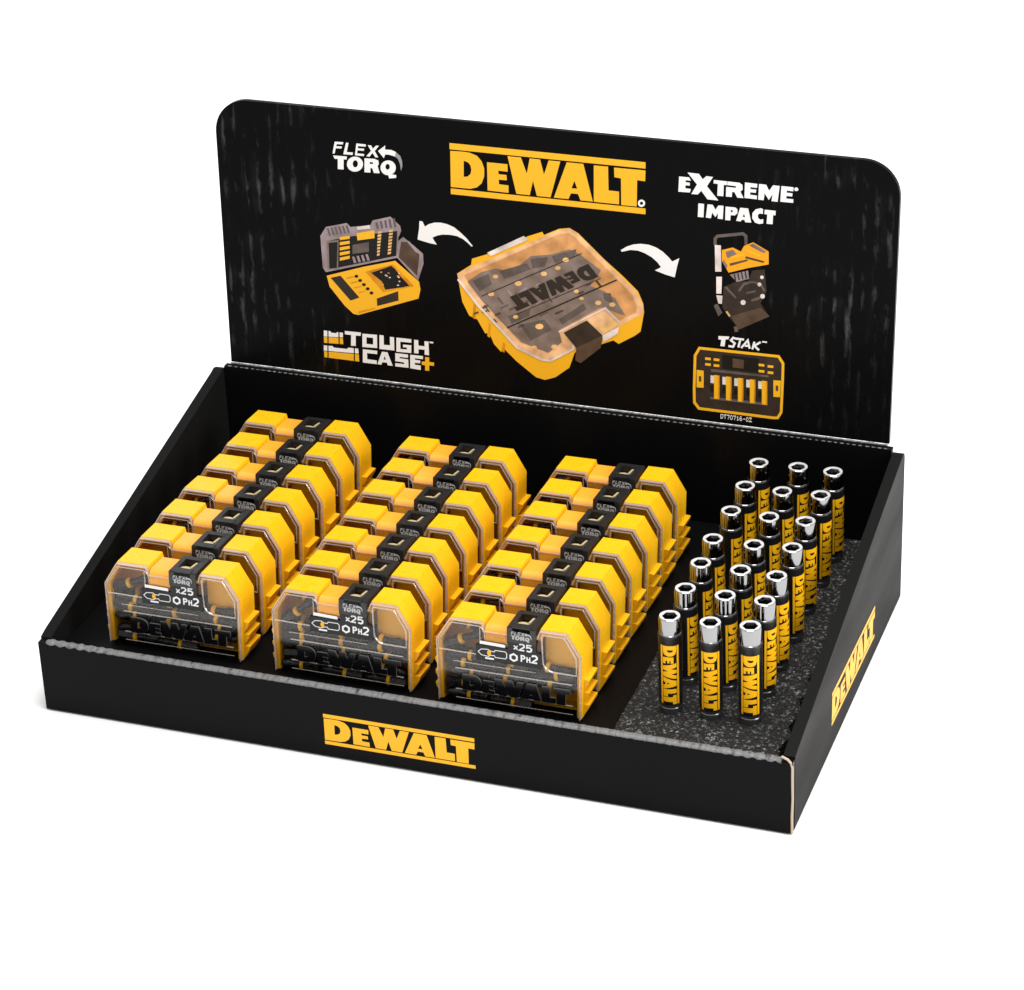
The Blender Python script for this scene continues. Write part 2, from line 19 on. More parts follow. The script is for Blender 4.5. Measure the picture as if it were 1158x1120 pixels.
'trolley_picture':[(0,'taupe2',[(30980,10740),(30976,11068),(31058,11175),(32447,11457),(32553,11380),(32571,10912),(32746,10935),(32724,11486),(32499,11649),(30970,11339),(30799,11117),(30803,10721)],[]),(1,'pale',[(30874,10728),(31227,10737),(31276,9194),(30923,9154)],[]),(1,'pale',[(30986,8856),(31310,8893),(31294,7881),(30998,7847)],[]),(1,'pale',[(30999,7755),(31355,7765),(31332,7271),(31124,7277)],[]),(1,'orange',[(31289,10471),(31902,10690),(32373,10500),(32543,10851),(33064,11118),(33945,10673),(33961,9921),(32799,9579),(31689,9180),(31298,9805)],[]),(2,'taupe',[(31496,10373),(31904,10569),(32142,10323),(31618,10023)],[]),(2,'taupe',[(32834,10913),(33065,11058),(33829,10661),(33657,10551)],[]),(2,'taupe',[(31384,9936),(31624,9599),(31568,9410),(31328,9748)],[]),(2,'brown2',[(31740,9733),(32731,10086),(32791,10002),(31772,9585)],[]),(2,'brown2',[(32670,10261),(33725,10076),(33668,9979),(32614,10134)],[]),(2,'yellow',[(31734,10157),(32550,10429),(32611,10315),(31765,10009)],[]),(2,'yellow',[(32721,10689),(33485,10412),(33370,10338),(32694,10566)],[]),(1,'mauve',[(31750,9065),(32801,9427),(32868,8948),(32168,8686)],[]),(2,'brown',[(31984,9122),(32055,9148),(32137,8743),(32061,8704)],[]),(2,'brown',[(32189,9200),(32259,9226),(32342,8821),(32266,8782)],[]),(2,'brown',[(32393,9278),(32463,9304),(32546,8899),(32471,8860)],[]),(2,'brown',[(32597,9355),(32667,9382),(32751,8977),(32675,8938)],[]),(0,'brown',[(31407,8293),(32167,8716),(32812,8820),(33035,9453),(33734,9593),(33876,8333),(33540,7560),(34023,6881),(32330,5877),(31727,6547),(31364,7059)],[]),(1,'taupe2',[(32347,8117),(32620,8556),(33048,8717),(33476,8655),(33704,8279),(33814,8359),(33558,8781),(33046,8855),(32541,8665),(32241,8183)],[]),(1,'taupe2',[(31466,8269),(31583,8344),(32182,7770),(32095,7667)],[]),(1,'taupe2',[(32706,8136),(33232,8319),(33263,8201),(32738,8018)],[]),(1,'taupe2',[(33007,7743),(33531,7987),(33506,7801),(33010,7590)],[]),(1,'brown2',[(31845,6592),(33544,7315),(34082,6857),(32331,5846)],[]),(2,'pale',[(32705,7524),(32662,7406),(32555,7347),(32445,7381),(32399,7488),(32442,7606),(32549,7665),(32658,7631)],[]),(2,'pale',[(33789,8017),(33750,7909),(33651,7855),(33551,7886),(33508,7985),(33547,8093),(33646,8147),(33746,8116)],[]),(2,'pale',[(33702,9134),(33673,9054),(33599,9013),(33525,9037),(33492,9110),(33522,9191),(33595,9231),(33670,9208)],[]),(2,'pale',[(33576,8694),(33544,8604),(33462,8559),(33378,8585),(33343,8667),(33375,8757),(33457,8802),(33540,8776)],[]),(1,'taupe2',[(30859,7123),(31065,7270),(31368,6751),(31134,6507)],[]),(2,'straw',[(31545,6834),(31663,6879),(31845,6622),(31757,6550)],[]),(1,'taupe2',[(32032,5996),(32269,6024),(32303,5718),(32096,5663)],[])],
'toolbox_picture':[(0,'brown',[(30060,4448),(34642,4507),(34906,4109),(34906,3159),(34864,1122),(34669,758),(34422,725),(30069,739),(29797,1075),(29773,1923),(29810,3966)],[]),(1,'yellow',[(30102,4367),(34598,4426),(34830,4078),(34830,3152),(34788,1138),(34625,834),(34425,807),(30111,822),(29875,1113),(29851,1932),(29887,3952)],[[(30018,4529),(34685,4588),(34982,4141),(34982,3166),(34940,1107),(34713,682),(34419,643),(30027,656),(29720,1036),(29695,1913),(29732,3979)]]),(1,'black',[(31388,4219),(33529,4225),(33490,3384),(31400,3364)],[]),(2,'taupe2',[(30737,3269),(34095,3287),(34097,3172),(30739,3095)],[]),(2,'brown2',[(31996,4064),(32656,4059),(32637,3508),(32004,3516)],[]),(2,'yellow',[(30397,3934),(30729,3941),(30731,3791),(30399,3784)],[]),(2,'yellow',[(30895,3938),(31226,3945),(31228,3795),(30897,3788)],[]),(2,'yellow',[(30401,3587),(30733,3594),(30735,3443),(30403,3437)],[]),(2,'yellow',[(30899,3580),(31231,3587),(31233,3436),(30901,3429)],[]),(2,'yellow',[(33507,3935),(33835,3941),(33838,3792),(33510,3785)],[]),(2,'yellow',[(34027,3913),(34355,3920),(34358,3770),(34030,3764)],[]),(2,'yellow',[(33514,3561),(33843,3567),(33846,3418),(33517,3411)],[]),(2,'yellow',[(34035,3540),(34362,3546),(34366,3397),(34038,3390)],[]),(2,'yellow',[(29907,3107),(30323,3101),(30334,2053),(29917,2029)],[]),(2,'yellow',[(34373,3034),(34810,3060),(34778,2043),(34395,2022)],[]),(3,'brown2',[(30049,2746),(30188,2747),(30191,2415),(30052,2414)],[]),(3,'brown2',[(34516,2734),(34664,2735),(34660,2405),(34523,2404)],[]),(2,'mauve2',[(30729,1548),(34074,1602),(34067,1426),(30714,1399)],[]),(3,'pale',[(30725,2873),(30936,2876),(30941,2405),(30731,2407)],[]),(3,'black',[(30732,2262),(30943,2265),(30948,1880),(30737,1877)],[]),(4,'yellow',[(30935,2928),(31256,2922),(31275,1466),(30953,1471)],[]),(5,'amber',[(31179,2901),(31256,2905),(31275,1478),(31197,1480)],[]),(3,'pale',[(31423,2874),(31633,2877),(31639,2407),(31429,2409)],[]),(3,'black',[(31431,2264),(31641,2267),(31647,1883),(31436,1879)],[]),(4,'yellow',[(31632,2929),(31953,2923),(31974,1469),(31653,1474)],[]),(5,'amber',[(31876,2902),(31953,2906),(31974,1481),(31896,1482)],[]),(3,'pale',[(32119,2875),(32328,2878),(32336,2408),(32126,2411)],[]),(3,'black',[(32128,2265),(32338,2269),(32344,1885),(32134,1881)],[]),(4,'yellow',[(32327,2930),(32647,2925),(32671,1472),(32350,1477)],[]),(5,'amber',[(32570,2903),(32647,2907),(32671,1484),(32594,1485)],[]),(3,'pale',[(32813,2876),(33022,2879),(33030,2410),(32821,2412)],[]),(3,'black',[(32823,2267),(33033,2271),(33039,1887),(32830,1884)],[]),(4,'yellow',[(33021,2931),(33340,2926),(33367,1475),(33047,1480)],[]),(5,'amber',[(33263,2904),(33340,2908),(33366,1487),(33289,1488)],[]),(3,'pale',[(33505,2877),(33714,2880),(33723,2412),(33514,2414)],[]),(3,'black',[(33517,2269),(33726,2273),(33733,1890),(33524,1886)],[]),(4,'yellow',[(33713,2932),(34031,2927),(34060,1478),(33741,1483)],[]),(5,'amber',[(33954,2905),(34031,2909),(34060,1489),(33983,1491)],[])],
'stack_slogan':[(0,'white',[(31154,5313),(31785,5361),(31732,5182),(31568,5162),(31519,4725),(31271,4724),(31321,5104),(31156,5112)],[]),(0,'white',[(32216,5329),(31984,5384),(31795,5124),(32028,4959),(31977,4834),(31747,4844),(31730,4717),(32049,4703),(32177,5014),(31967,5162),(32025,5242),(32179,5206)],[]),(1,'white',[(32164,5218),(32629,5217),(32641,5344),(32176,5345)],[]),(0,'white',[(32359,5229),(32256,4774),(32373,4757),(32476,5211)],[]),(1,'white',[(32525,4721),(32827,5136),(32914,4750),(33030,4793),(32882,5387),(32434,4793)],[]),(0,'white',[(32680,4856),(32882,4858),(32893,4985),(32690,4983)],[]),(1,'white',[(33179,5232),(33068,4760),(33184,4740),(33295,5213)],[]),(0,'white',[(33562,5288),(33130,4982),(33468,4689),(33549,4790),(33331,4979),(33622,5186)],[]),(1,'white',[(33670,5235),(33953,5241),(33959,5322),(33676,5316)],[])],
'code_print':[(0,'white',[(31337,553),(31462,569),(31462,513),(31338,497)],[]),(0,'white',[(31338,497),(31369,501),(31370,445),(31339,441)],[]),(0,'white',[(31462,513),(31494,517),(31494,462),(31463,457)],[]),(0,'white',[(31339,441),(31370,445),(31371,389),(31339,385)],[]),(0,'white',[(31463,457),(31494,462),(31495,406),(31464,402)],[]),(0,'white',[(31339,385),(31371,389),(31371,333),(31340,329)],[]),(0,'white',[(31464,402),(31495,406),(31496,350),(31465,346)],[]),(0,'white',[(31340,329),(31465,346),(31465,290),(31341,273)],[]),(0,'white',[(31524,553),(31679,573),(31680,517),(31524,497)],[]),(0,'white',[(31587,505),(31618,509),(31619,453),(31587,449)],[]),(0,'white',[(31587,449),(31619,453),(31619,397),(31588,393)],[]),(0,'white',[(31588,393),(31619,397),(31620,342),(31589,338)],[]),(0,'white',[(31589,338),(31620,342),(31621,286),(31590,282)],[]),(0,'white',[(31710,552),(31865,573),(31866,517),(31711,497)],[]),(0,'white',[(31835,513),(31866,517),(31867,461),(31836,457)],[]),(0,'white',[(31805,453),(31836,457),(31837,401),(31806,397)],[]),(0,'white',[(31774,393),(31806,397),(31806,342),(31775,337)],[]),(0,'white',[(31775,337),(31806,342),(31807,286),(31776,282)],[]),(0,'white',[(31927,556),(32020,569),(32021,513),(31928,501)],[]),(0,'white',[(31897,496),(31928,501),(31929,445),(31898,441)],[]),(0,'white',[(32021,513),(32052,517),(32053,461),(32022,457)],[]),(0,'white',[(31898,441),(31929,445),(31930,389),(31899,385)],[]),(0,'white',[(32022,457),(32053,461),(32054,405),(32023,401)],[]),(0,'white',[(31899,385),(31930,389),(31930,333),(31899,329)],[]),(0,'white',[(32023,401),(32054,405),(32055,350),(32024,346)],[]),(0,'white',[(31930,333),(32024,346),(32024,290),(31931,277)],[]),(0,'white',[(32082,552),(32237,573),(32238,517),(32083,496)],[]),(0,'white',[(32207,513),(32238,517),(32239,461),(32208,457)],[]),(0,'white',[(32177,453),(32208,457),(32209,401),(32178,397)],[]),(0,'white',[(32147,393),(32178,397),(32179,341),(32148,337)],[]),(0,'white',[(32148,337),(32179,341),(32179,286),(32148,281)],[]),(0,'white',[(32330,560),(32361,564),(32362,508),(32331,504)],[]),(0,'white',[(32300,500),(32362,508),(32363,453),(32301,445)],[]),(0,'white',[(32332,449),(32363,453),(32364,397),(32333,393)],[]),(0,'white',[(32333,393),(32364,397),(32365,341),(32334,337)],[]),(0,'white',[(32303,333),(32396,345),(32396,290),(32303,277)],[]),(0,'white',[(32485,556),(32578,568),(32579,512),(32486,500)],[]),(0,'white',[(32455,496),(32486,500),(32487,444),(32456,440)],[]),(0,'white',[(32456,440),(32580,457),(32580,401),(32457,385)],[]),(0,'white',[(32457,385),(32487,389),(32488,333),(32457,329)],[]),(0,'white',[(32580,401),(32611,405),(32612,349),(32581,345)],[]),(0,'white',[(32488,333),(32581,345),(32582,290),(32489,277)],[]),(0,'white',[(32672,444),(32765,457),(32766,401),(32673,389)],[]),(0,'white',[(32856,556),(32949,568),(32950,512),(32857,500)],[]),(0,'white',[(32826,496),(32857,500),(32858,444),(32827,440)],[]),(0,'white',[(32950,512),(32981,516),(32982,461),(32951,457)],[]),(0,'white',[(32827,440),(32858,444),(32859,389),(32828,384)],[]),(0,'white',[(32951,457),(32982,461),(32983,405),(32952,401)],[]),(0,'white',[(32828,384),(32859,389),(32860,333),(32829,329)],[]),(0,'white',[(32921,397),(32952,401),(32953,345),(32922,341)],[]),(0,'white',[(32860,333),(32922,341),(32923,285),(32861,277)],[]),(0,'white',[(32953,345),(32983,349),(32984,294),(32954,289)],[]),(0,'white',[(33010,551),(33165,572),(33166,516),(33011,496)],[]),(0,'white',[(33104,508),(33135,512),(33136,456),(33105,452)],[]),(0,'white',[(33074,448),(33105,452),(33106,397),(33075,393)],[]),(0,'white',[(33044,388),(33075,393),(33076,337),(33045,333)],[]),(0,'white',[(33014,329),(33169,349),(33170,293),(33015,273)],[])],
}


# ------------------------------------------------------------------ materials
def mat(name, color, rough=0.4, spec=0.5, metal=0.0):
    m = bpy.data.materials.new(name); m.use_nodes = True
    b = m.node_tree.nodes['Principled BSDF']
    b.inputs['Base Color'].default_value = (*color, 1)
    b.inputs['Roughness'].default_value = rough
    b.inputs['Specular IOR Level'].default_value = spec
    b.inputs['Metallic'].default_value = metal
    return m

def N(m, t, **kw):
    n = m.node_tree.nodes.new(t)
    for k, v in kw.items():
        if k in n.inputs: n.inputs[k].default_value = v
        else: setattr(n, k, v)
    return n

def L(m, a, ao, b, bi): m.node_tree.links.new(a.outputs[ao], b.inputs[bi])
def bsdf(m): return m.node_tree.nodes['Principled BSDF']

def add_bump(m, scale, strength, dist, detail=4, stretch=(1, 1, 1)):
    tc = N(m, 'ShaderNodeTexCoord'); mp = N(m, 'ShaderNodeMapping'); mp.inputs['Scale'].default_value = stretch
    no = N(m, 'ShaderNodeTexNoise', Scale=scale, Detail=detail)
    bu = N(m, 'ShaderNodeBump', Strength=strength, Distance=dist)
    L(m, tc, 'Object', mp, 'Vector'); L(m, mp, 'Vector', no, 'Vector'); L(m, no, 'Fac', bu, 'Height'); L(m, bu, 'Normal', bsdf(m), 'Normal')
    return no

def vary_rough(m, scale, lo, hi, stretch=(1, 1, 1)):
    tc = N(m, 'ShaderNodeTexCoord'); mp = N(m, 'ShaderNodeMapping'); mp.inputs['Scale'].default_value = stretch
    no = N(m, 'ShaderNodeTexNoise', Scale=scale, Detail=5.0)
    mr = N(m, 'ShaderNodeMapRange'); mr.inputs['From Min'].default_value = .35; mr.inputs['From Max'].default_value = .65
    mr.inputs['To Min'].default_value = lo; mr.inputs['To Max'].default_value = hi
    L(m, tc, 'Object', mp, 'Vector'); L(m, mp, 'Vector', no, 'Vector'); L(m, no, 'Fac', mr, 'Value'); L(m, mr, 'Result', bsdf(m), 'Roughness')

M = {}
M['card'] = mat('black_card', (.0034, .0034, .0036), .33, .05)
add_bump(M['card'], 60, .12, .0004, 3, (1, 1, .25)); vary_rough(M['card'], 25, .26, .42, (1, 1, .3))
M['card_side'] = mat('black_card_varnished', (.008, .008, .008), .46, .03)
add_bump(M['card_side'], 90, .08, .0003, 4, (1, .3, 1)); vary_rough(M['card_side'], 40, .42, .52, (1, .2, 1))

# display header: varnished corrugated card, flutes run upright, end sheen streaks put into specular
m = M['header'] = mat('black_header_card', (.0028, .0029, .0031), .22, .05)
tc = N(m, 'ShaderNodeTexCoord')
mp = N(m, 'ShaderNodeMapping'); mp.inputs['Scale'].default_value = (1, 1, .10)
wv = N(m, 'ShaderNodeTexNoise', Scale=120.0, Detail=3.0, Roughness=.55)
fine = N(m, 'ShaderNodeTexNoise', Scale=420.0, Detail=2.0)
mp2 = N(m, 'ShaderNodeMapping'); mp2.inputs['Scale'].default_value = (1, 1, .3)
L(m, tc, 'Object', mp, 'Vector'); L(m, mp, 'Vector', wv, 'Vector'); L(m, tc, 'Object', mp2, 'Vector'); L(m, mp2, 'Vector', fine, 'Vector')
ad = N(m, 'ShaderNodeMath', operation='MULTIPLY_ADD'); ad.inputs[1].default_value = .25
L(m, fine, 'Fac', ad, 0); L(m, wv, 'Fac', ad, 2)
bu = N(m, 'ShaderNodeBump', Strength=.35, Distance=.0012)
L(m, ad, 'Value', bu, 'Height'); L(m, bu, 'Normal', bsdf(m), 'Normal')
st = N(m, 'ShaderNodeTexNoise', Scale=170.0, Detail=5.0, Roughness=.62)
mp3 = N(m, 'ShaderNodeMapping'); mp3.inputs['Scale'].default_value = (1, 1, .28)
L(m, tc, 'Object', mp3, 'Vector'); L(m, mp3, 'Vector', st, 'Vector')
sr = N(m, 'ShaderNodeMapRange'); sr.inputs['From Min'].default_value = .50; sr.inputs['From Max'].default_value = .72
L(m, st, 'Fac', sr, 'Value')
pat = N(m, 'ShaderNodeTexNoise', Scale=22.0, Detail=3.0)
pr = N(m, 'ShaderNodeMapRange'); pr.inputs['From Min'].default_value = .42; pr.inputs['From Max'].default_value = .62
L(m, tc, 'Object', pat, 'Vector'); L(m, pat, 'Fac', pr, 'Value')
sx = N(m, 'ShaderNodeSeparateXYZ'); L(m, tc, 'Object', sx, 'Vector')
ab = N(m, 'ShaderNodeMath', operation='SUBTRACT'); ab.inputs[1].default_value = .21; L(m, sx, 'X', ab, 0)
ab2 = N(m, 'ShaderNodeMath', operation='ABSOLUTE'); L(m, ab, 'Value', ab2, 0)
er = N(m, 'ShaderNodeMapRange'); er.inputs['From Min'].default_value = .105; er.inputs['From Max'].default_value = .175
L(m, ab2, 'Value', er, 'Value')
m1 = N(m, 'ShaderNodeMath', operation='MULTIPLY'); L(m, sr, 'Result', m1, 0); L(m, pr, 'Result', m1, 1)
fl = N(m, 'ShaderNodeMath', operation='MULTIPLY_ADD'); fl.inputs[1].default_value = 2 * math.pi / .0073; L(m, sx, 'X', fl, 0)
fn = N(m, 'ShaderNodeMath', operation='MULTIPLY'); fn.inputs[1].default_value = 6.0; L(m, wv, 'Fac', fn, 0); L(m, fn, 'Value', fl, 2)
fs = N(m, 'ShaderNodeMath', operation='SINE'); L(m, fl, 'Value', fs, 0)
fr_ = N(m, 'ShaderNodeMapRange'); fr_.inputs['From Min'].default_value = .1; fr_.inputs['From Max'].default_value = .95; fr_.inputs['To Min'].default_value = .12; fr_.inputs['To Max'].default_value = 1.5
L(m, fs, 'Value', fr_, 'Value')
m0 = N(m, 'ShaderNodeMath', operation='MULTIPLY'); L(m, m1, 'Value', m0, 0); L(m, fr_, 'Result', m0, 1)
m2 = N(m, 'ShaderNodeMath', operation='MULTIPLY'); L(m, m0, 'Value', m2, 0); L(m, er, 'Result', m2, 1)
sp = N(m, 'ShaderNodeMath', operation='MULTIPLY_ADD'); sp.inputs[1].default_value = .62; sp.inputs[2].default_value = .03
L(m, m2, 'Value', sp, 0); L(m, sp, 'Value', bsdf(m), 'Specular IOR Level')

# crushed fold of the card, mottled grey
m = M['fold'] = mat('grey_card_fold', (.2, .2, .2), .45, .35)
tc = N(m, 'ShaderNodeTexCoord'); mp = N(m, 'ShaderNodeMapping'); mp.inputs['Scale'].default_value = (1, .35, .35)
no = N(m, 'ShaderNodeTexNoise', Scale=330.0, Detail=4.0, Roughness=.65)
rp = N(m, 'ShaderNodeValToRGB'); rp.color_ramp.elements[0].position = .30; rp.color_ramp.elements[0].color = (.02, .02, .02, 1)
rp.color_ramp.elements[1].position = .50; rp.color_ramp.elements[1].color = (.14, .14, .143, 1)
L(m, tc, 'Object', mp, 'Vector'); L(m, mp, 'Vector', no, 'Vector'); L(m, no, 'Fac', rp, 'Fac'); L(m, rp, 'Color', bsdf(m), 'Base Color')
bu = N(m, 'ShaderNodeBump', Strength=.22, Distance=.0005); L(m, no, 'Fac', bu, 'Height'); L(m, bu, 'Normal', bsdf(m), 'Normal')
M['beige'] = mat('raw_card_edge', (.44, .34, .245), .8, .2); add_bump(M['beige'], 700, .4, .0003)

# foam: charcoal with glinting pale crumbs
m = M['foam'] = mat('charcoal_foam', (.03, .03, .03), .75, .3)
tc = N(m, 'ShaderNodeTexCoord')
vo = N(m, 'ShaderNodeTexVoronoi', Scale=430.0); no = N(m, 'ShaderNodeTexNoise', Scale=500.0, Detail=3.0, Roughness=.75)
L(m, tc, 'Object', vo, 'Vector'); L(m, tc, 'Object', no, 'Vector')
rp = N(m, 'ShaderNodeValToRGB'); e = rp.color_ramp.elements
e[0].position = .49; e[0].color = (.004, .004, .004, 1); e[1].position = .68; e[1].color = (.21, .21, .205, 1)
x = e.new(.57); x.color = (.014, .014, .0137, 1)
L(m, no, 'Fac', rp, 'Fac'); L(m, rp, 'Color', bsdf(m), 'Base Color')
bu = N(m, 'ShaderNodeBump', Strength=.9, Distance=.0012); L(m, vo, 'Distance', bu, 'Height'); L(m, bu, 'Normal', bsdf(m), 'Normal')

M['yellow_plastic'] = mat('yellow_plastic', (.80, .405, .006), .36, .42)
vary_rough(M['yellow_plastic'], 160, .27, .46); add_bump(M['yellow_plastic'], 900, .06, .0002, 3) 
b_ = bsdf(M['yellow_plastic']); b_.inputs['Subsurface Weight'].default_value = .35; b_.inputs['Subsurface Radius'].default_value = (1, .42, .05); b_.inputs['Subsurface Scale'].default_value = .004
M['amber_tab'] = mat('amber_plastic_tab', (.78, .34, .03), .16, .7)
M['black_plastic'] = mat('black_plastic', (.012, .012, .013), .34, .45); vary_rough(M['black_plastic'], 300, .28, .45)
M['catch'] = mat('pale_catch', (.42, .36, .22), .25, .5)
M['label'] = mat('black_label', (.008, .008, .009), .35, .3)
M['smoked'] = mat('raised_black_lettering', (.004, .004, .005), .12, .6)
M['letter_edge'] = mat('lettering_edge_highlight', (.11, .11, .11), .3, .5)  # edge highlights of the letters put into the colour of their sides
M['steel_black'] = mat('black_oxide_steel', (.010, .010, .0115), .30, .4); vary_rough(M['steel_black'], 500, .2, .45)
M['chrome'] = mat('chrome', (.30, .30, .31), .10, .5, 1.0); M['chrome_face'] = mat('ground_chrome_face', (.85, .85, .85), .5, .5, .75); vary_rough(M['chrome'], 200, .06, .13)
M['socket'] = mat('socket_bottom', (.06, .055, .05), .4, .5, .6)
M['sleeve'] = mat('black_sleeve', (.008, .008, .009), .28, .45); vary_rough(M['sleeve'], 150, .22, .36)
M['foot'] = mat('dark_steel_foot', (.16, .16, .165), .28, .5, .9)
M['sleeve_print'] = mat('yellow_sleeve_print', (.88, .44, .006), .38, .2)
M['ground'] = mat('white_surface', (.93, .93, .93), .9, .0)

def see_through(name, tint, base, facing_pow, diffuse):
    """thin moulded plastic: mostly see-through, glossier at grazing angles, with a little cloudiness"""
    m = bpy.data.materials.new(name); m.use_nodes = True
    nt = m.node_tree; nt.nodes.clear()
    out = N(m, 'ShaderNodeOutputMaterial'); tr = N(m, 'ShaderNodeBsdfTransparent'); tr.inputs['Color'].default_value = (*tint, 1)
    gl = N(m, 'ShaderNodeBsdfGlossy'); gl.inputs['Roughness'].default_value = .08
    lw = N(m, 'ShaderNodeLayerWeight'); lw.inputs['Blend'].default_value = .5
    pw = N(m, 'ShaderNodeMath', operation='POWER'); pw.inputs[1].default_value = facing_pow
    ma = N(m, 'ShaderNodeMath', operation='MULTIPLY_ADD'); ma.inputs[1].default_value = .5; ma.inputs[2].default_value = base
    L(m, lw, 'Facing', pw, 0); L(m, pw, 'Value', ma, 0)
    mx = N(m, 'ShaderNodeMixShader'); L(m, ma, 'Value', mx, 0); L(m, tr, 0, mx, 1); L(m, gl, 0, mx, 2)
    if diffuse:
        df = N(m, 'ShaderNodeBsdfDiffuse'); df.inputs['Color'].default_value = (.75, .68, .62, 1)
        m2 = N(m, 'ShaderNodeMixShader'); m2.inputs[0].default_value = diffuse
        L(m, mx, 0, m2, 1); L(m, df, 0, m2, 2); L(m, m2, 0, out, 'Surface')
    else: L(m, mx, 0, out, 'Surface')
    return m
M['clear'] = see_through('clear_plastic', (.95, .94, .925), .03, 4, .0)
M['frosted'] = see_through('clear_plastic_edge', (.95, .9, .86), .16, 2, .24)

INK = dict(yellow=(.78, .40, .014), white=(.74, .74, .74), silver=(.40, .40, .40), grey=(.25, .25, .25), black=(.004, .004, .004), amber=(.60, .24, .006), amber2=(.55, .27, .10),
           peach=(.72, .43, .22), taupe=(.19, .145, .125), taupe2=(.10, .08, .07), pale=(.62, .55, .52), straw=(.68, .42, .16), dark=(.022, .016, .012),
           orange=(.78, .32, .008), brown=(.028, .019, .014), brown2=(.075, .045, .028), mauve=(.27, .215, .23), mauve2=(.10, .08, .09))
INKM = {k: mat('ink_' + k, v, .38, .18) for k, v in INK.items()}
for k in ('amber2', 'peach', 'taupe', 'taupe2', 'brown', 'brown2', 'mauve', 'pale', 'straw', 'amber'):   # half-tone mottling of the printed pictures
    m = INKM[k]; c = INK[k]
    tc = N(m, 'ShaderNodeTexCoord'); no = N(m, 'ShaderNodeTexNoise', Scale=95.0, Detail=2.0, Roughness=.5)
    rp = N(m, 'ShaderNodeValToRGB'); rp.color_ramp.elements[0].position = .33; rp.color_ramp.elements[1].position = .68
    rp.color_ramp.elements[0].color = (c[0] * .72, c[1] * .70, c[2] * .66, 1); rp.color_ramp.elements[1].color = (min(1, c[0] * 1.25), min(1, c[1] * 1.25), min(1, c[2] * 1.28), 1)
    L(m, tc, 'Object', no, 'Vector'); L(m, no, 'Fac', rp, 'Fac'); L(m, rp, 'Color', bsdf(m), 'Base Color')

# ------------------------------------------------------------------ mesh helpers
def link(name, bm, mats, parent=None, smooth=False, recalc=True):
    if recalc: bmesh.ops.recalc_face_normals(bm, faces=bm.faces[:])
    me = bpy.data.meshes.new(name); bm.to_mesh(me); bm.free()
    for m in (mats if isinstance(mats, (list, tuple)) else [mats]): me.materials.append(m)
    if smooth:
        for p in me.polygons: p.use_smooth = True
        me.set_sharp_from_angle(angle=R(smooth if smooth is not True else 40))
    o = bpy.data.objects.new(name, me); COL.objects.link(o)
    if parent: o.parent = parent
    return o

def empty(name, label, cat, loc=(0, 0, 0), rot=(0, 0, 0), group=None):
    o = bpy.data.objects.new(name, None); COL.objects.link(o)
    o.empty_display_size = .01; o.location = loc; o.rotation_euler = rot
    o['label'] = label; o['category'] = cat
    if group: o['group'] = group
    return o

def bevel(bm, w, seg=2, ang=25):
    es = [e for e in bm.edges if len(e.link_faces) == 2 and e.calc_face_angle(0) > R(ang)]
    bmesh.ops.bevel(bm, geom=es, offset=w, segments=seg, affect='EDGES', profile=.5, clamp_overlap=True)

def box(bm, x0, x1, y0, y1, z0, z1, mi=0):
    vs = [bm.verts.new((x, y, z)) for z in (z0, z1) for y in (y0, y1) for x in (x0, x1)]
    for f in ((0, 2, 3, 1), (4, 5, 7, 6), (0, 1, 5, 4), (2, 6, 7, 3), (0, 4, 6, 2), (1, 3, 7, 5)):
        bm.faces.new([vs[i] for i in f]).material_index = mi

def prism(bm, pts, y0, y1, mi=0, plane='xz'):
    """closed outline in the xz plane pushed along y (or in yz along x, xy along z)"""
    def P(a, b, t): return {'xz': (a, t, b), 'yz': (t, a, b), 'xy': (a, b, t)}[plane]
    A = [bm.verts.new(P(a, b, y0)) for a, b in pts]; B = [bm.verts.new(P(a, b, y1)) for a, b in pts]
    n = len(pts)
    bm.faces.new(A).material_index = mi; bm.faces.new(B[::-1]).material_index = mi
    for i in range(n): bm.faces.new((A[i], A[(i + 1) % n], B[(i + 1) % n], B[i])).material_index = mi

def poly(bm, loops, put, mi=0, thick=None, side=None):
    """flat filled outline with holes; put(a, b, t) places a point, t = 0 lower and 1 upper face"""
    flat = [p for l in loops for p in l]
    tris = tessellate_polygon([[Vector((a, b, 0)) for a, b in l] for l in loops])
    top = [bm.verts.new(put(a, b, 1)) for a, b in flat]
    for t in tris:
        try: bm.faces.new([top[i] for i in t]).material_index = mi
        except ValueError: pass
    if thick:
        bot = [bm.verts.new(put(a, b, 0)) for a, b in flat]; k = 0
        for l in loops:
            n = len(l)
            for i in range(n):
                a, b = k + i, k + (i + 1) % n
                bm.faces.new((top[a], top[b], bot[b], bot[a])).material_index = mi if side is None else side
            k += n

def inset(pts, d):
    n = len(pts); out = []
    for i in range(n):
        p0, p, p1 = Vector(pts[i - 1]), Vector(pts[i]), Vector(pts[(i + 1) % n])
        n0 = Vector((-(p - p0).y, (p - p0).x)).normalized(); n1 = Vector((-(p1 - p).y, (p1 - p).x)).normalized()
        mdir = (n0 + n1); mdir /= max(mdir.length_squared / 2, .2)
        out.append((p.x + mdir.x * d, p.y + mdir.y * d))
    return out

def stroke(pts, w, closed=False):
    n = len(pts); A = []; B = []
    for i, (x, y) in enumerate(pts):
        p0 = pts[i - 1] if (closed or i) else None; p1 = pts[(i + 1) % n] if (closed or i < n - 1) else None
        ns = []
        for a, b in ((p0, (x, y)), ((x, y), p1)):
            if a is None or b is None: continue
            d = Vector((b[0] - a[0], b[1] - a[1])).normalized(); ns.append(Vector((-d.y, d.x)))
        mm = sum(ns, Vector((0, 0))).normalized(); h = w / 2 / max(.5, mm.dot(ns[0]))
        A.append((x + mm.x * h, y + mm.y * h)); B.append((x - mm.x * h, y - mm.y * h))
    return [A, B] if closed else [A + B[::-1]]

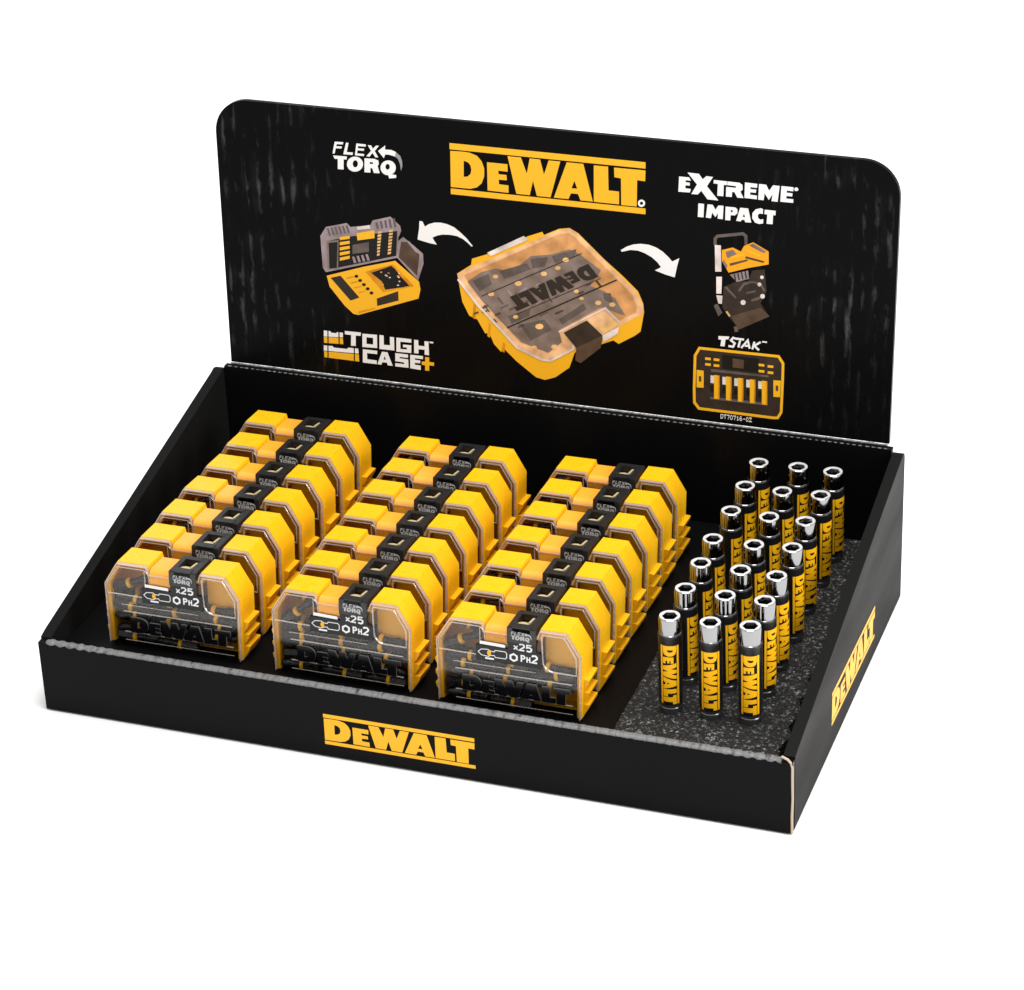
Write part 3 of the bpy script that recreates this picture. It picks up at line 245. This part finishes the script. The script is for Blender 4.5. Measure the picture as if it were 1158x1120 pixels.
def tube(bm, pts, r, n=6, mi=0, closed=False):
    rings = []; k = len(pts); pts = [Vector(p) for p in pts]
    for i, p in enumerate(pts):
        a = pts[i - 1] if (i or closed) else p; b = pts[(i + 1) % k] if (i < k - 1 or closed) else p
        d = (b - a).normalized(); u = d.cross(Vector((0, 1, .01))).normalized(); v = d.cross(u)
        rings.append([bm.verts.new(p + u * r * math.cos(2 * math.pi * j / n) + v * r * math.sin(2 * math.pi * j / n)) for j in range(n)])
    for i in range(k if closed else k - 1):
        A, B = rings[i], rings[(i + 1) % k]
        for j in range(n): bm.faces.new((A[j], A[(j + 1) % n], B[(j + 1) % n], B[j])).material_index = mi
    if not closed:
        bm.faces.new(rings[0]).material_index = mi; bm.faces.new(rings[-1]).material_index = mi

def lathe(bm, prof, n=32, mi=0, cap0=True, cap1=True, axis='z'):
    rings = []
    for r, z in prof:
        rings.append([bm.verts.new((r * math.cos(2 * math.pi * j / n), r * math.sin(2 * math.pi * j / n), z) if axis == 'z' else
                                   (z, r * math.cos(2 * math.pi * j / n), r * math.sin(2 * math.pi * j / n))) for j in range(n)])
    for A, B in zip(rings, rings[1:]):
        for j in range(n): bm.faces.new((A[j], A[(j + 1) % n], B[(j + 1) % n], B[j])).material_index = mi
    if cap0: bm.faces.new(rings[0]).material_index = mi
    if cap1: bm.faces.new(rings[-1]).material_index = mi
    return rings

def copy_tree(o, parent=None):
    c = o.copy(); COL.objects.link(c)
    if parent: c.parent = parent
    for ch in list(o.children): copy_tree(ch, c)
    return c

# ------------------------------------------------------------------ setting
bm = bmesh.new(); bmesh.ops.create_grid(bm, x_segments=4, y_segments=4, size=15)
g = link('ground', bm, M['ground']); g['kind'] = 'structure'

# ------------------------------------------------------------------ the display box
W, D, HF, HB = .420, .2458, .0446, .0942
T = .0062
box_root = empty('display_box', 'black cardboard counter display box with sloping sides and a tall printed header', 'display box')

bm = bmesh.new(); box(bm, .0003, W - .0003, .0003, D - .0003, .0008, .004)
link('base_panel', bm, M['card'], box_root)
bm = bmesh.new(); box(bm, .0004, W - .0002, 0, .0042, .001, HF - .0012); bevel(bm, .0008)
front = link('front_panel', bm, M['card'], box_root, smooth=True)
bm = bmesh.new(); box(bm, T + .0004, W - T - .0004, D - .0045, D, .001, HB + .0018); bevel(bm, .0006)
back = link('back_panel', bm, M['card'], box_root, smooth=True)
for s in (0, 1):
    bm = bmesh.new()
    a, b = (0, T) if s == 0 else (W - T, W)
    pr = [(.0045, .001), (D, .001), (D, HB - .004), (D - .001, HB - .001), (D - .005, HB + .0003), (D - .009, HB - .0010), (.010, HF + .0015), (.0045, HF - .0002)]
    prism(bm, pr, a, b, plane='yz'); bevel(bm, .0016, 3, 35)
    sp_ = link('side_panel', bm, M['card_side'], box_root, smooth=True)
    if s: right_side = sp_

# crushed folds along the front lip and along the hinge of the header
def fold(name, x0, x1, yc, zc, ry, rz, period, amp, parent, seed):
    rnd = random.Random(seed); bm = bmesh.new(); n = int((x1 - x0) / .0007); rings = []; K = 10
    for i in range(n + 1):
        x = x0 + (x1 - x0) * i / n
        bead = math.sin(math.pi * (x - x0) / period) ** 2
        u = (x - x0) / (x1 - x0); ends = max(0, 1 - u / .12, 1 - (1 - u) / .09) if amp < .4 else 1
        fine = math.sin(x * 2900 + 2 * math.sin(x * 310)) * .5 + rnd.uniform(-.6, .6)
        k = 1 + amp * (bead - .5) * (.15 + .85 * min(1, ends * 1.6)) + .03 * fine
        dz = rnd.uniform(-.00012, .00012); ring = []
        for j in range(K):
            a = 2 * math.pi * j / K
            ring.append(bm.verts.new((x, yc + ry * k * math.cos(a), zc + dz + rz * k * math.sin(a))))
        rings.append(ring)
    for A, B in zip(rings, rings[1:]):
        for j in range(K): bm.faces.new((A[j], A[(j + 1) % K], B[(j + 1) % K], B[j]))
    bm.faces.new(rings[0]); bm.faces.new(rings[-1])
    return link(name, bm, M['fold'], parent, smooth=60)
fold('front_fold', .005, W - .006, .0019, HF - .0012, .0024, .0011, .0058, .39, front, 3)
fold('hinge_fold', .0085, W - .0085, D - .0035, HB + .0012, .0007, .0007, .0036, .5, back, 5)
fold('hinge_crease', .0098, W - .0098, D - .0006, HB + .0026, .0007, .0005, .011, .25, back, 6)
bm = bmesh.new()
tube(bm, [(W - .0002, .0002, .0014), (W - .0003, .0000, .012), (W - .0001, .0003, .022), (W - .0003, .0001, .033), (W - .0004, .0002, .0405), (W - .0012, .0004, .0432), (W - .0030, .0008, .0448), (W - .0062, .0012, .0458)], .00065, 8)
link('cut_edge', bm, M['beige'], front, smooth=True)

# header
HZ, HHH, TY = .0973, .16456, .00866
hdr_len = math.hypot(HHH, TY)
bm = bmesh.new()
hx0, hx1, rad = .0092, .4113, .0205
pts = [(hx0 + .0004, 0), (hx1 - .0004, 0)]
for i in range(13):
    a = R(90 * i / 12); pts.append((hx1 - rad + rad * math.cos(a), hdr_len - rad + rad * math.sin(a)))
for i in range(13):
    a = R(90 + 90 * i / 12); pts.append((hx0 + rad + rad * math.cos(a), hdr_len - rad + rad * math.sin(a)))
prism(bm, pts, 0, .0032); bevel(bm, .0005, 2, 60)
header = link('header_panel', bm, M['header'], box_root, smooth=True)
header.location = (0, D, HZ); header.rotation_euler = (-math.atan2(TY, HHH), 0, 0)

for name, items in PRINTS.items():
    keys = []; bm = bmesh.new()
    for layer, c, outer, holes in items:
        if c not in keys: keys.append(c)
        y = -.00008 - .00007 * layer
        poly(bm, [[(a * 1e-5, b * 1e-5) for a, b in l] for l in [outer] + holes], lambda a, b, t: (a, y, b), keys.index(c))
    link(name, bm, [INKM[k] for k in keys], header)

def logo(name, parent, put, mi, sub=None, thick=None):
    bm = bmesh.new()
    for loops in LOGO:
        poly(bm, [[(u / 1000, v / 1000) for u, v in l] for l in loops], (lambda a, b, t: (a, b, t)) if sub else put, thick=thick)
    if sub:
        for i in range(1, sub):
            geom = bm.verts[:] + bm.edges[:] + bm.faces[:]
            bmesh.ops.bisect_plane(bm, geom=geom, plane_co=(0, i / sub, 0), plane_no=(0, 1, 0))
        for v in bm.verts: v.co = put(v.co.x, v.co.y, v.co.z)
    return link(name, bm, mi, parent)
logo('logo_print', header, lambda u, v, t: (.15354 + u * .11517, -.00009, .12098 + v * .03038), INKM['yellow'])
logo('logo_print', front, lambda u, v, t: (.1660 + u * .0847, -.00012, .0085 + v * .0189), INKM['yellow'])
logo('logo_print', right_side, lambda u, v, t: (W + .00012, .0808 + u * .0978, .0150 + v * .0203 - u * .0026), INKM['yellow'])

# raised floor inside
bm = bmesh.new(); box(bm, T + .0006, .3206, .0048, D - .0050, .030, .0342); bevel(bm, .0004)
link('inner_floor', bm, M['card'], box_root, smooth=True)

# ------------------------------------------------------------------ foam block
FZ = .0370
rnd = random.Random(8)
bm = bmesh.new(); nx, ny = 46, 118
fx0, fx1, fy0, fy1 = .3214, .4088, .0052, .2402
grid = []
for j in range(ny + 1):
    row = []
    el = rnd.uniform(-.0003, .0003); erx = -.0075 * (j / ny) ** 1.3 + rnd.uniform(-.0007, .0007) + .0010 * math.sin(j * .55)
    for i in range(nx + 1):
        u = i / nx; x = fx0 + el + (fx1 + erx - fx0 - el) * u; y = fy0 + (fy1 - fy0) * j / ny
        edge = min(i, nx - i, j, ny - j)
        z = FZ + rnd.uniform(-.00035, .00035) - (.0007 if edge == 0 else 0)
        row.append(bm.verts.new((x, y, z)))
    grid.append(row)
for j in range(ny):
    for i in range(nx): bm.faces.new((grid[j][i], grid[j][i + 1], grid[j + 1][i + 1], grid[j + 1][i]))
rim = [grid[0][i] for i in range(nx + 1)] + [grid[j][nx] for j in range(1, ny + 1)] + [grid[ny][i] for i in range(nx - 1, -1, -1)] + [grid[j][0] for j in range(ny - 1, 0, -1)]
low = [bm.verts.new((v.co.x + rnd.uniform(-.0004, .0004), v.co.y, .0042)) for v in rim]
for i in range(len(rim)): bm.faces.new((rim[i], rim[(i + 1) % len(rim)], low[(i + 1) % len(rim)], low[i]))
bm.faces.new(low)
foam = link('foam_block', bm, M['foam'])
foam['label'] = 'charcoal speckled foam block holding the upright bit holders'; foam['category'] = 'foam block'

# ------------------------------------------------------------------ bit case
w, h, hc, cx, TC = .0395, .049, .0362, .0078, .0182
OUT = [(-w + .0006, 0), (-w + .0036, 0), (w - .0036, 0), (w - .0006, 0), (w, hc), (w - cx, h), (.0172, h), (.0160, h - .0042), (-.0126, h - .0042), (-.0136, h), (-w + cx, h), (-w, hc)]

def make_case():
    root = empty('bit_case', 'x', 'bit case')
    # yellow shell, open towards the lid
    bm = bmesh.new(); inn = inset(OUT, .0024); n = len(OUT)
    for q in range(4): inn[q] = (inn[q][0], .0006)
    inn[1] = (-w + .0042, .0006); inn[2] = (w - .0042, .0006)
    rings = [[bm.verts.new((a, .0090 if (y == .0004 and i in (1, 2)) else y, b)) for i, (a, b) in enumerate(P)] for P, y in ((OUT, TC), (OUT, .0004), (inn, .0004), (inn, TC - .0018))]
    for A, B in zip(rings, rings[1:]):
        for i in range(n): bm.faces.new((A[i], A[(i + 1) % n], B[(i + 1) % n], B[i]))
    bm.faces.new(rings[0]); bm.faces.new(rings[-1])
    bevel(bm, .0014, 3, 20)
    for sgn in (-1, 1):                                   # grip ribs on both flanks
        for z1, z0 in ((.0222, .0155), (.0150, .0083), (.0078, .0010)):
            t = bmesh.new()
            prism(t, [(sgn * (w - .002), z1), (sgn * (w + .0027), z1 - .0005), (sgn * (w + .0025), z1 - .0022), (sgn * (w - .0001), z0), (sgn * (w - .002), z0)], .0034, TC - .0002)
            bevel(t, .0004, 2); me = bpy.data.meshes.new('tmp'); t.to_mesh(me); t.free(); bm.from_mesh(me); bpy.data.meshes.remove(me)
    t = bmesh.new(); prism(t, [(.0182, .0268), (w - .0012, .0268), (w - .0012, hc - .0004), (w - cx - .0008, h - .0014), (.0182, h - .0014)], .0052, TC - .0010)
    bevel(t, .0008, 3); me = bpy.data.meshes.new('tmp'); t.to_mesh(me); t.free(); bm.from_mesh(me); bpy.data.meshes.remove(me)
    link('base_shell', bm, M['yellow_plastic'], root, smooth=45)
    # clear lid: frosted-looking edge all round, clear plate, moulded ridges
    bm = bmesh.new(); o2 = inset(OUT, .0002); i2 = inset(OUT, .0007)
    rings = [[bm.verts.new((a, y, b)) for a, b in P] for P, y in ((o2, .0002), (o2, -.0020), (i2, -.0020), (i2, .0002))]
    for k in range(4):
        A, B = rings[k], rings[(k + 1) % 4]
        for i in range(3, n): bm.faces.new((A[i], A[(i + 1) % n], B[(i + 1) % n], B[i])).material_index = 1
    prism(bm, inset(OUT, .0012), -.0016, -.0009)
    y = -.0017
    def ridge(p, r=.00036, closed=False): tube(bm, [(a, y, b) for a, b in p], r, 6, 1, closed)
    ridge([(-.0378, .0305), (-.0380, .0360), (-.0310, .0468), (-.0152, .0468), (-.0150, .0330), (-.0152, .0310), (-.0172, .0303)], .0004, True)
    c = [(.0205 + .0055 * math.cos(R(a)) + .0, .0318 + .0055 * math.sin(R(a))) for a in range(180, 271, 15)]
    ridge([(.0185, .0455), (.0188, .0470), (.0305, .0470), (.0370, .0360), (.0370, .0262)] + [(p[0] + .0040, p[1]) for p in c[::-1]] + [(.0188, .0345)], .0005, True)
    ridge([(-.0150, .0466), (-.0128, .0445), (-.0125, .0380), (-.0008, .0378)], .0004)
    ridge([(-.0290, .0082), (.0350, .0082)]); ridge([(-.0290, .0205), (.0348, .0205)])
    ridge([(-.0290, .0032), (.0350, .0032)], .0002); ridge([(-.0300, .0245), (.0150, .0245)], .00025)
    lid = link('lid', bm, [M['clear'], M['frosted']], root, smooth=40)
    bm = bmesh.new()
    for loops in LOGO[2:]:
        poly(bm, [[(u / 1000, v / 1000) for u, v in l] for l in loops], lambda u, v, t: (-.0252 + u * .0590, -.0016 - .0010 * t, .0068 + v * .0128), thick=True, side=1)
    link('raised_lettering', bm, [M['smoked'], M['letter_edge']], lid)
    # amber hinge tab in the notch
    bm = bmesh.new(); prism(bm, [(-.0016, h - .0105), (-.0016, h - .0052)] + [(.0022 - .0038 * math.cos(R(a)), h - .0052 + .0036 * math.sin(R(a))) for a in range(15, 91, 15)] + [(TC - .003, h - .0016), (TC - .003, h - .0105)], -.0123, -.0005, plane='yz')
    bevel(bm, .0005, 2, 50); link('hinge_tab', bm, M['amber_tab'], root, smooth=True)
    # black latch clipped over the top edge
    bm = bmesh.new(); x0, x1 = .0002, .0158; zt = h + .0012
    box(bm, x0, x1, -.0036, -.0024, .0412, zt - .0006)             # front plate
    box(bm, x0 + .0003, x1 - .0003, TC - .0042, TC - .0008, .0405, zt - .0010)
    box(bm, x0 + .0002, x0 + .0030, -.0030, TC - .0030, zt - .0040, zt - .0003)
    box(bm, x1 - .0040, x1 - .0002, -.0030, TC - .0030, zt - .0040, zt - .0003)
    box(bm, x0 + .0030, x1 - .0030, -.0036, .0012, zt - .0030, zt)
    box(bm, x0 + .0026, x1 - .0030, TC - .0062, TC - .0030, zt - .0032, zt - .0001)
    bevel(bm, .0009, 3); latch = link('latch', bm, M['black_plastic'], root, smooth=45)
    bm = bmesh.new()
    prism(bm, [(x0 + .0064 + .0030 * math.cos(R(a)), .0042 + .0022 * math.sin(R(a))) for a in range(0, 360, 30)], zt - .0046, zt - .0016, plane='xy')
    prism(bm, [(x0 + .0086, .0050), (x0 + .0098, .0050), (x0 + .0106, .0113), (x0 + .0094, .0113)], zt - .0046, zt - .0012, plane='xy')
    bevel(bm, .0004, 2); link('catch', bm, M['catch'], latch, smooth=45)
    flex = PRINTS['flex_slogan']; xs = [p[0] for it in flex for p in it[2]]; zs = [p[1] for it in flex for p in it[2]]
    bm = bmesh.new(); fx, fz = min(xs), min(zs); fw, fh = max(xs) - fx, max(zs) - fz
    for layer, c, outer, holes in flex:
        poly(bm, [[((a - fx) / fw, (b - fz) / fh) for a, b in l] for l in [outer] + holes], lambda a, b, t: (x0 + .0022 + a * .0112, -.00368 - layer * .00003, .0424 + b * .0054))
    link('latch_print', bm, INKM['silver'], latch)
    # black label under the latch
    bm = bmesh.new(); prism(bm, [(-.0172, .0276), (.0188, .0276), (.0186, .0362), (.0156, .0364), (.0156, .0420), (.0004, .0420), (.0004, .0364), (-.0172, .0364)], -.0025, -.0017)
    st = link('label_sticker', bm, M['label'], root)
    bm = bmesh.new(); yl = -.00256
    def P2(loops, mi=0, d=0): poly(bm, loops, lambda a, b, t: (a, yl - d, b), mi)
    def txt(ptsl, ox, oz, sx, sz, wd):
        for q in ptsl: P2(stroke([(ox + a * sx, oz + b * sz) for a, b in q], wd))
    two = [(0, .85), (.25, 1), (.75, 1), (1, .8), (.95, .6), (0, .05), (1, .05)]
    five = [(1, 1), (.1, 1), (.05, .58), (.6, .65), (1, .45), (.95, .15), (.6, 0), (0, .08)]
    txt([[(0, 0), (1, 1)]], .0036, .0368, .0020, .0022, .0007); txt([[(0, 1), (.42, .58)], [(.58, .42), (1, 0)]], .0036, .0368, .0020, .0022, .0007)
    txt([two], .0066, .0366, .0026, .0037, .0009); txt([five], .0105, .0366, .0026, .0037, .0009)
    P2(stroke([(.0034 + .0020 * math.cos(R(a + 30)), .0320 + .0020 * math.sin(R(a + 30))) for a in range(0, 360, 60)], .0010, True))
    P2([[(.0072, .0302), (.0080, .0302), (.0080, .0317), (.0090, .0317), (.0098, .0325), (.0098, .0334), (.0090, .0342), (.0072, .0342)], [(.0080, .0325), (.0080, .0334), (.0088, .0334), (.0090, .0329), (.0088, .0325)]])
    P2([[(.0103, .0302), (.0110, .0302), (.0110, .0315), (.0118, .0315), (.0118, .0302), (.0125, .0302), (.0125, .0334), (.0118, .0334), (.0118, .0322), (.0110, .0322), (.0110, .0334), (.0103, .0334)]])
    txt([two], .0133, .0304, .0028, .0042, .0010)
    P2(stroke([(-.0160, .0325), (-.0142, .0342), (-.0105, .0345), (-.0092, .0337), (-.0072, .0335), (-.0066, .0345), (-.0012, .0345), (-.0004, .0337), (-.0004, .0312), (-.0012, .0304), (-.0066, .0304), (-.0072, .0314), (-.0092, .0312), (-.0105, .0304), (-.0142, .0308)], .00042, True))
    P2([[(-.0100 + .0011 * math.cos(R(a)), .0325 + .0016 * math.sin(R(a))) for a in range(0, 360, 30)]], 1, .00004)
    P2([[(-.0122, .0288), (-.0074, .0288), (-.0074, .0298), (-.0122, .0298)]])
    P2([[(-.0150, .0372), (-.0012, .0368), (-.0012, .0382), (-.0018, .0386), (-.0150, .0390)]])
    link('label_print', bm, [INKM['white'], INKM['yellow']], st)
    return root

# one screwdriver bit, lying along x
def make_bit():
    bm = bmesh.new()
    lathe(bm, [(.0024, -.0117), (.0030, -.0111), (.0030, -.0028)], 6, axis='x')
    lathe(bm, [(.0022, -.0027), (.0018, -.0010), (.0017, .0045), (.0024, .0062), (.0025, .0082), (.0009, .0117)], 10, axis='x')
    b = link('screwdriver_bit', bm, M['steel_black'], smooth=35)
    b['category'] = 'screwdriver bit'
    bm = bmesh.new(); lathe(bm, [(.0024, -.0028), (.0029, -.0025), (.0029, -.0009), (.0024, -.0005)], 16, axis='x')
    link('collar', bm, M['yellow_plastic'], b, smooth=40)
    return b

ROWNAME = ['beside the bare end wall', 'in the middle row', 'beside the bit holders']
ORD = ['first', 'second', 'third', 'fourth', 'fifth', 'sixth', 'seventh']
proto = make_case(); first = True
bitp = make_bit(); bit_first = True
crn = random.Random(21)
columns = [(.0706, .0243, .0283), (.1690, .0221, .0276), (.2640, .0200, .0281)]
for ci, (X0, Y0, pitch) in enumerate(columns):
    for k in range(7):
        o = proto if first else copy_tree(proto); first = False
        lean = -R(4.6 + crn.uniform(-.9, .9)); rz = R(crn.uniform(-.9, .9))
        o.location = (X0 + crn.uniform(-.0006, .0006) + .0001 * k, Y0 + pitch * k + crn.uniform(-.0004, .0004), .0357)
        o.rotation_euler = (lean, 0, rz)
        where = ['in the row by the bare wall', 'in the middle row', 'in the row by the holders'][ci]
        o['label'] = 'yellow clear-lidded bit case, %s from the front lip, %s' % (ORD[k], where)
        o['group'] = 'yellow bit cases standing in three rows'
        Mx = Matrix.Translation(o.location) @ o.rotation_euler.to_matrix().to_4x4()
        spots = []
        if k == 0:
            for zi, z in enumerate((.0032, .0094, .0154, .0212, .0260)):
                for xi, x in enumerate((-.0245, -.0010, .0235)):
                    if crn.random() < .06: continue
                    spots.append((x + crn.uniform(-.002, .0022), .0024 if zi == 0 else .0034, z + crn.uniform(-.0003, .0008), R(crn.uniform(-11, 11) * (.3 if zi == 0 else 1) + (180 if crn.random() < .5 else 0))))
                    spots.append((x * .95 + crn.uniform(-.002, .002), .0110, z + crn.uniform(-.001, .001), R(crn.uniform(-12, 12) + (180 if crn.random() < .5 else 0))))
            spots.append((-.0262, .0050, .0352, R(crn.uniform(20, 50)))); 
            if ci: spots.append((-.0236, .0112, .0395, R(crn.uniform(-30, 0))))
        elif crn.random() < .55:
            spots.append((-.0245, .0055, .0395, R(crn.uniform(-12, 25))))
        for (x, y, z, a) in spots:
            b = bitp if bit_first else copy_tree(bitp); bit_first = False
            b.matrix_world = Mx @ Matrix.Translation((x, y, z)) @ Matrix.Rotation(-a, 4, 'Y') @ Matrix.Rotation(crn.uniform(0, 6), 4, 'X')
            if k == 0: b['label'] = 'yellow-collared black bit behind the lid of the front case ' + where.replace('in the row by', 'by').replace('in the middle row', 'of the middle row')
            else: b['label'] = 'black bit inside the %s case from the front, %s' % (ORD[k], where)
            b['group'] = 'bits inside the %s case %s' % (ORD[k], where)

# ------------------------------------------------------------------ bit holders
def make_holder():
    root = empty('bit_holder', 'x', 'bit holder')
    bm = bmesh.new(); lathe(bm, [(.0060, -.004), (.0060, .0030), (.0057, .0034), (.0057, .0040), (.0059, .0044), (.0059, .0060)], 40)
    link('foot_ring', bm, M['foot'], root, smooth=30)
    bm = bmesh.new(); lathe(bm, [(.0054, .0052), (.0060, .0052), (.00622, .0056), (.00622, .0446), (.0063, .0449), (.0063, .0456), (.0060, .0459), (.0050, .0459)], 48)
    sl = link('sleeve', bm, M['sleeve'], root, smooth=30)
    bm = bmesh.new(); n = 48
    r = lathe(bm, [(.0056, .0450), (.0058, .0453), (.0058, .0462), (.00555, .0464), (.00555, .0468), (.0058, .0470), (.0058, .0547), (.0056, .0554), (.0053, .0556)], n, cap1=False)
    def hexr(a, R0): return R0 * math.cos(math.pi / 6) / math.cos((a % (math.pi / 3)) - math.pi / 6)
    prev = r[-1]
    for R0, z, mi in ((.0043, .0556, 2), (.0041, .0552, 2), (.0039, .0490, 0)):
        ring = [bm.verts.new((hexr(2 * math.pi * j / n, R0) * math.cos(2 * math.pi * j / n), hexr(2 * math.pi * j / n, R0) * math.sin(2 * math.pi * j / n), z)) for j in range(n)]
        for j in range(n): bm.faces.new((prev[j], prev[(j + 1) % n], ring[(j + 1) % n], ring[j])).material_index = mi
        prev = ring
    bm.faces.new(prev).material_index = 1
    link('chrome_tip', bm, [M['chrome'], M['socket'], M['chrome_face']], root, smooth=25)
    ha = .0100 / .0062                                    # printed band wraps about 92 degrees
    def put(u, v, t):
        a = (v - .5) * ha; rr = .00628
        return (rr * math.sin(a), -rr * math.cos(a), .0411 - u * .0350)
    logo('label_print', sl, put, M['sleeve_print'], sub=14)
    return root
hp_ = make_holder(); first = True
hx = [.3443, .3661, .3868]
ys = [.0420, .0692, .0972, .1256, .1566, .1860, .2146]
for r_ in range(7):
    for c_ in range(3):
        o = hp_ if first else copy_tree(hp_); first = False
        rel = crn.uniform(-4, 2) if r_ == 0 else crn.uniform(42, 58)
        if (r_, c_) == (4, 2): rel = 34
        o.location = (hx[c_] + crn.uniform(-.0006, .0006), ys[r_] + crn.uniform(-.0008, .0008), FZ + crn.uniform(-.0004, .0004))
        o.rotation_euler = (R(crn.uniform(-.8, .5)), R(crn.uniform(-1.4, .1)), R(15 + rel))
        o['label'] = 'black chrome-tipped holder, %s from the front lip, %s' % (ORD[r_], ['in the column by the cases', 'in the middle column', 'in the column by the side wall'][c_])
        o['group'] = 'black bit holders standing in the foam'

# ------------------------------------------------------------------ light
wd = bpy.data.worlds.new('World'); SC.world = wd; wd.use_nodes = True
bg = wd.node_tree.nodes['Background']; bg.inputs['Color'].default_value = (1, 1, 1, 1); bg.inputs['Strength'].default_value = .80
def softbox(name, loc, target, size, power):
    l = bpy.data.lights.new(name, 'AREA'); l.shape = 'RECTANGLE'; l.size, l.size_y = size; l.energy = power; l.color = (1, .985, .96)
    o = bpy.data.objects.new(name, l); COL.objects.link(o); o.location = loc
    o.rotation_euler = (Vector(target) - Vector(loc)).to_track_quat('-Z', 'Y').to_euler(); return o
softbox('softbox_overhead', (.42, .05, 1.5), (.22, .1, 0), (1.0, .8), 26)
softbox('softbox_side', (1.9, -.1, .9), (.25, .1, .05), (.8, .8), 22)

# ------------------------------------------------------------------ camera
cam = bpy.data.cameras.new('Camera'); co = bpy.data.objects.new('Camera', cam); COL.objects.link(co)
co.location = (.719326, -1.189518, .864602); co.rotation_euler = (1.0724173, .0353994, .3368296)
cam.sensor_width = 36; cam.lens = 3332.27 / 1158 * 36; cam.clip_start = .05; cam.clip_end = 100
SC.camera = co
SC.render.resolution_x, SC.render.resolution_y = 1024, 990
vs = SC.view_settings; vs.view_transform = 'Standard'; vs.look = 'None'; vs.exposure = 0; vs.gamma = 1
SC.render.engine = 'CYCLES'
SC.cycles.use_denoising = True
SC.cycles.max_bounces = 10; SC.cycles.transparent_max_bounces = 24; SC.cycles.glossy_bounces = 5
SC.cycles.caustics_reflective = False; SC.cycles.caustics_refractive = False
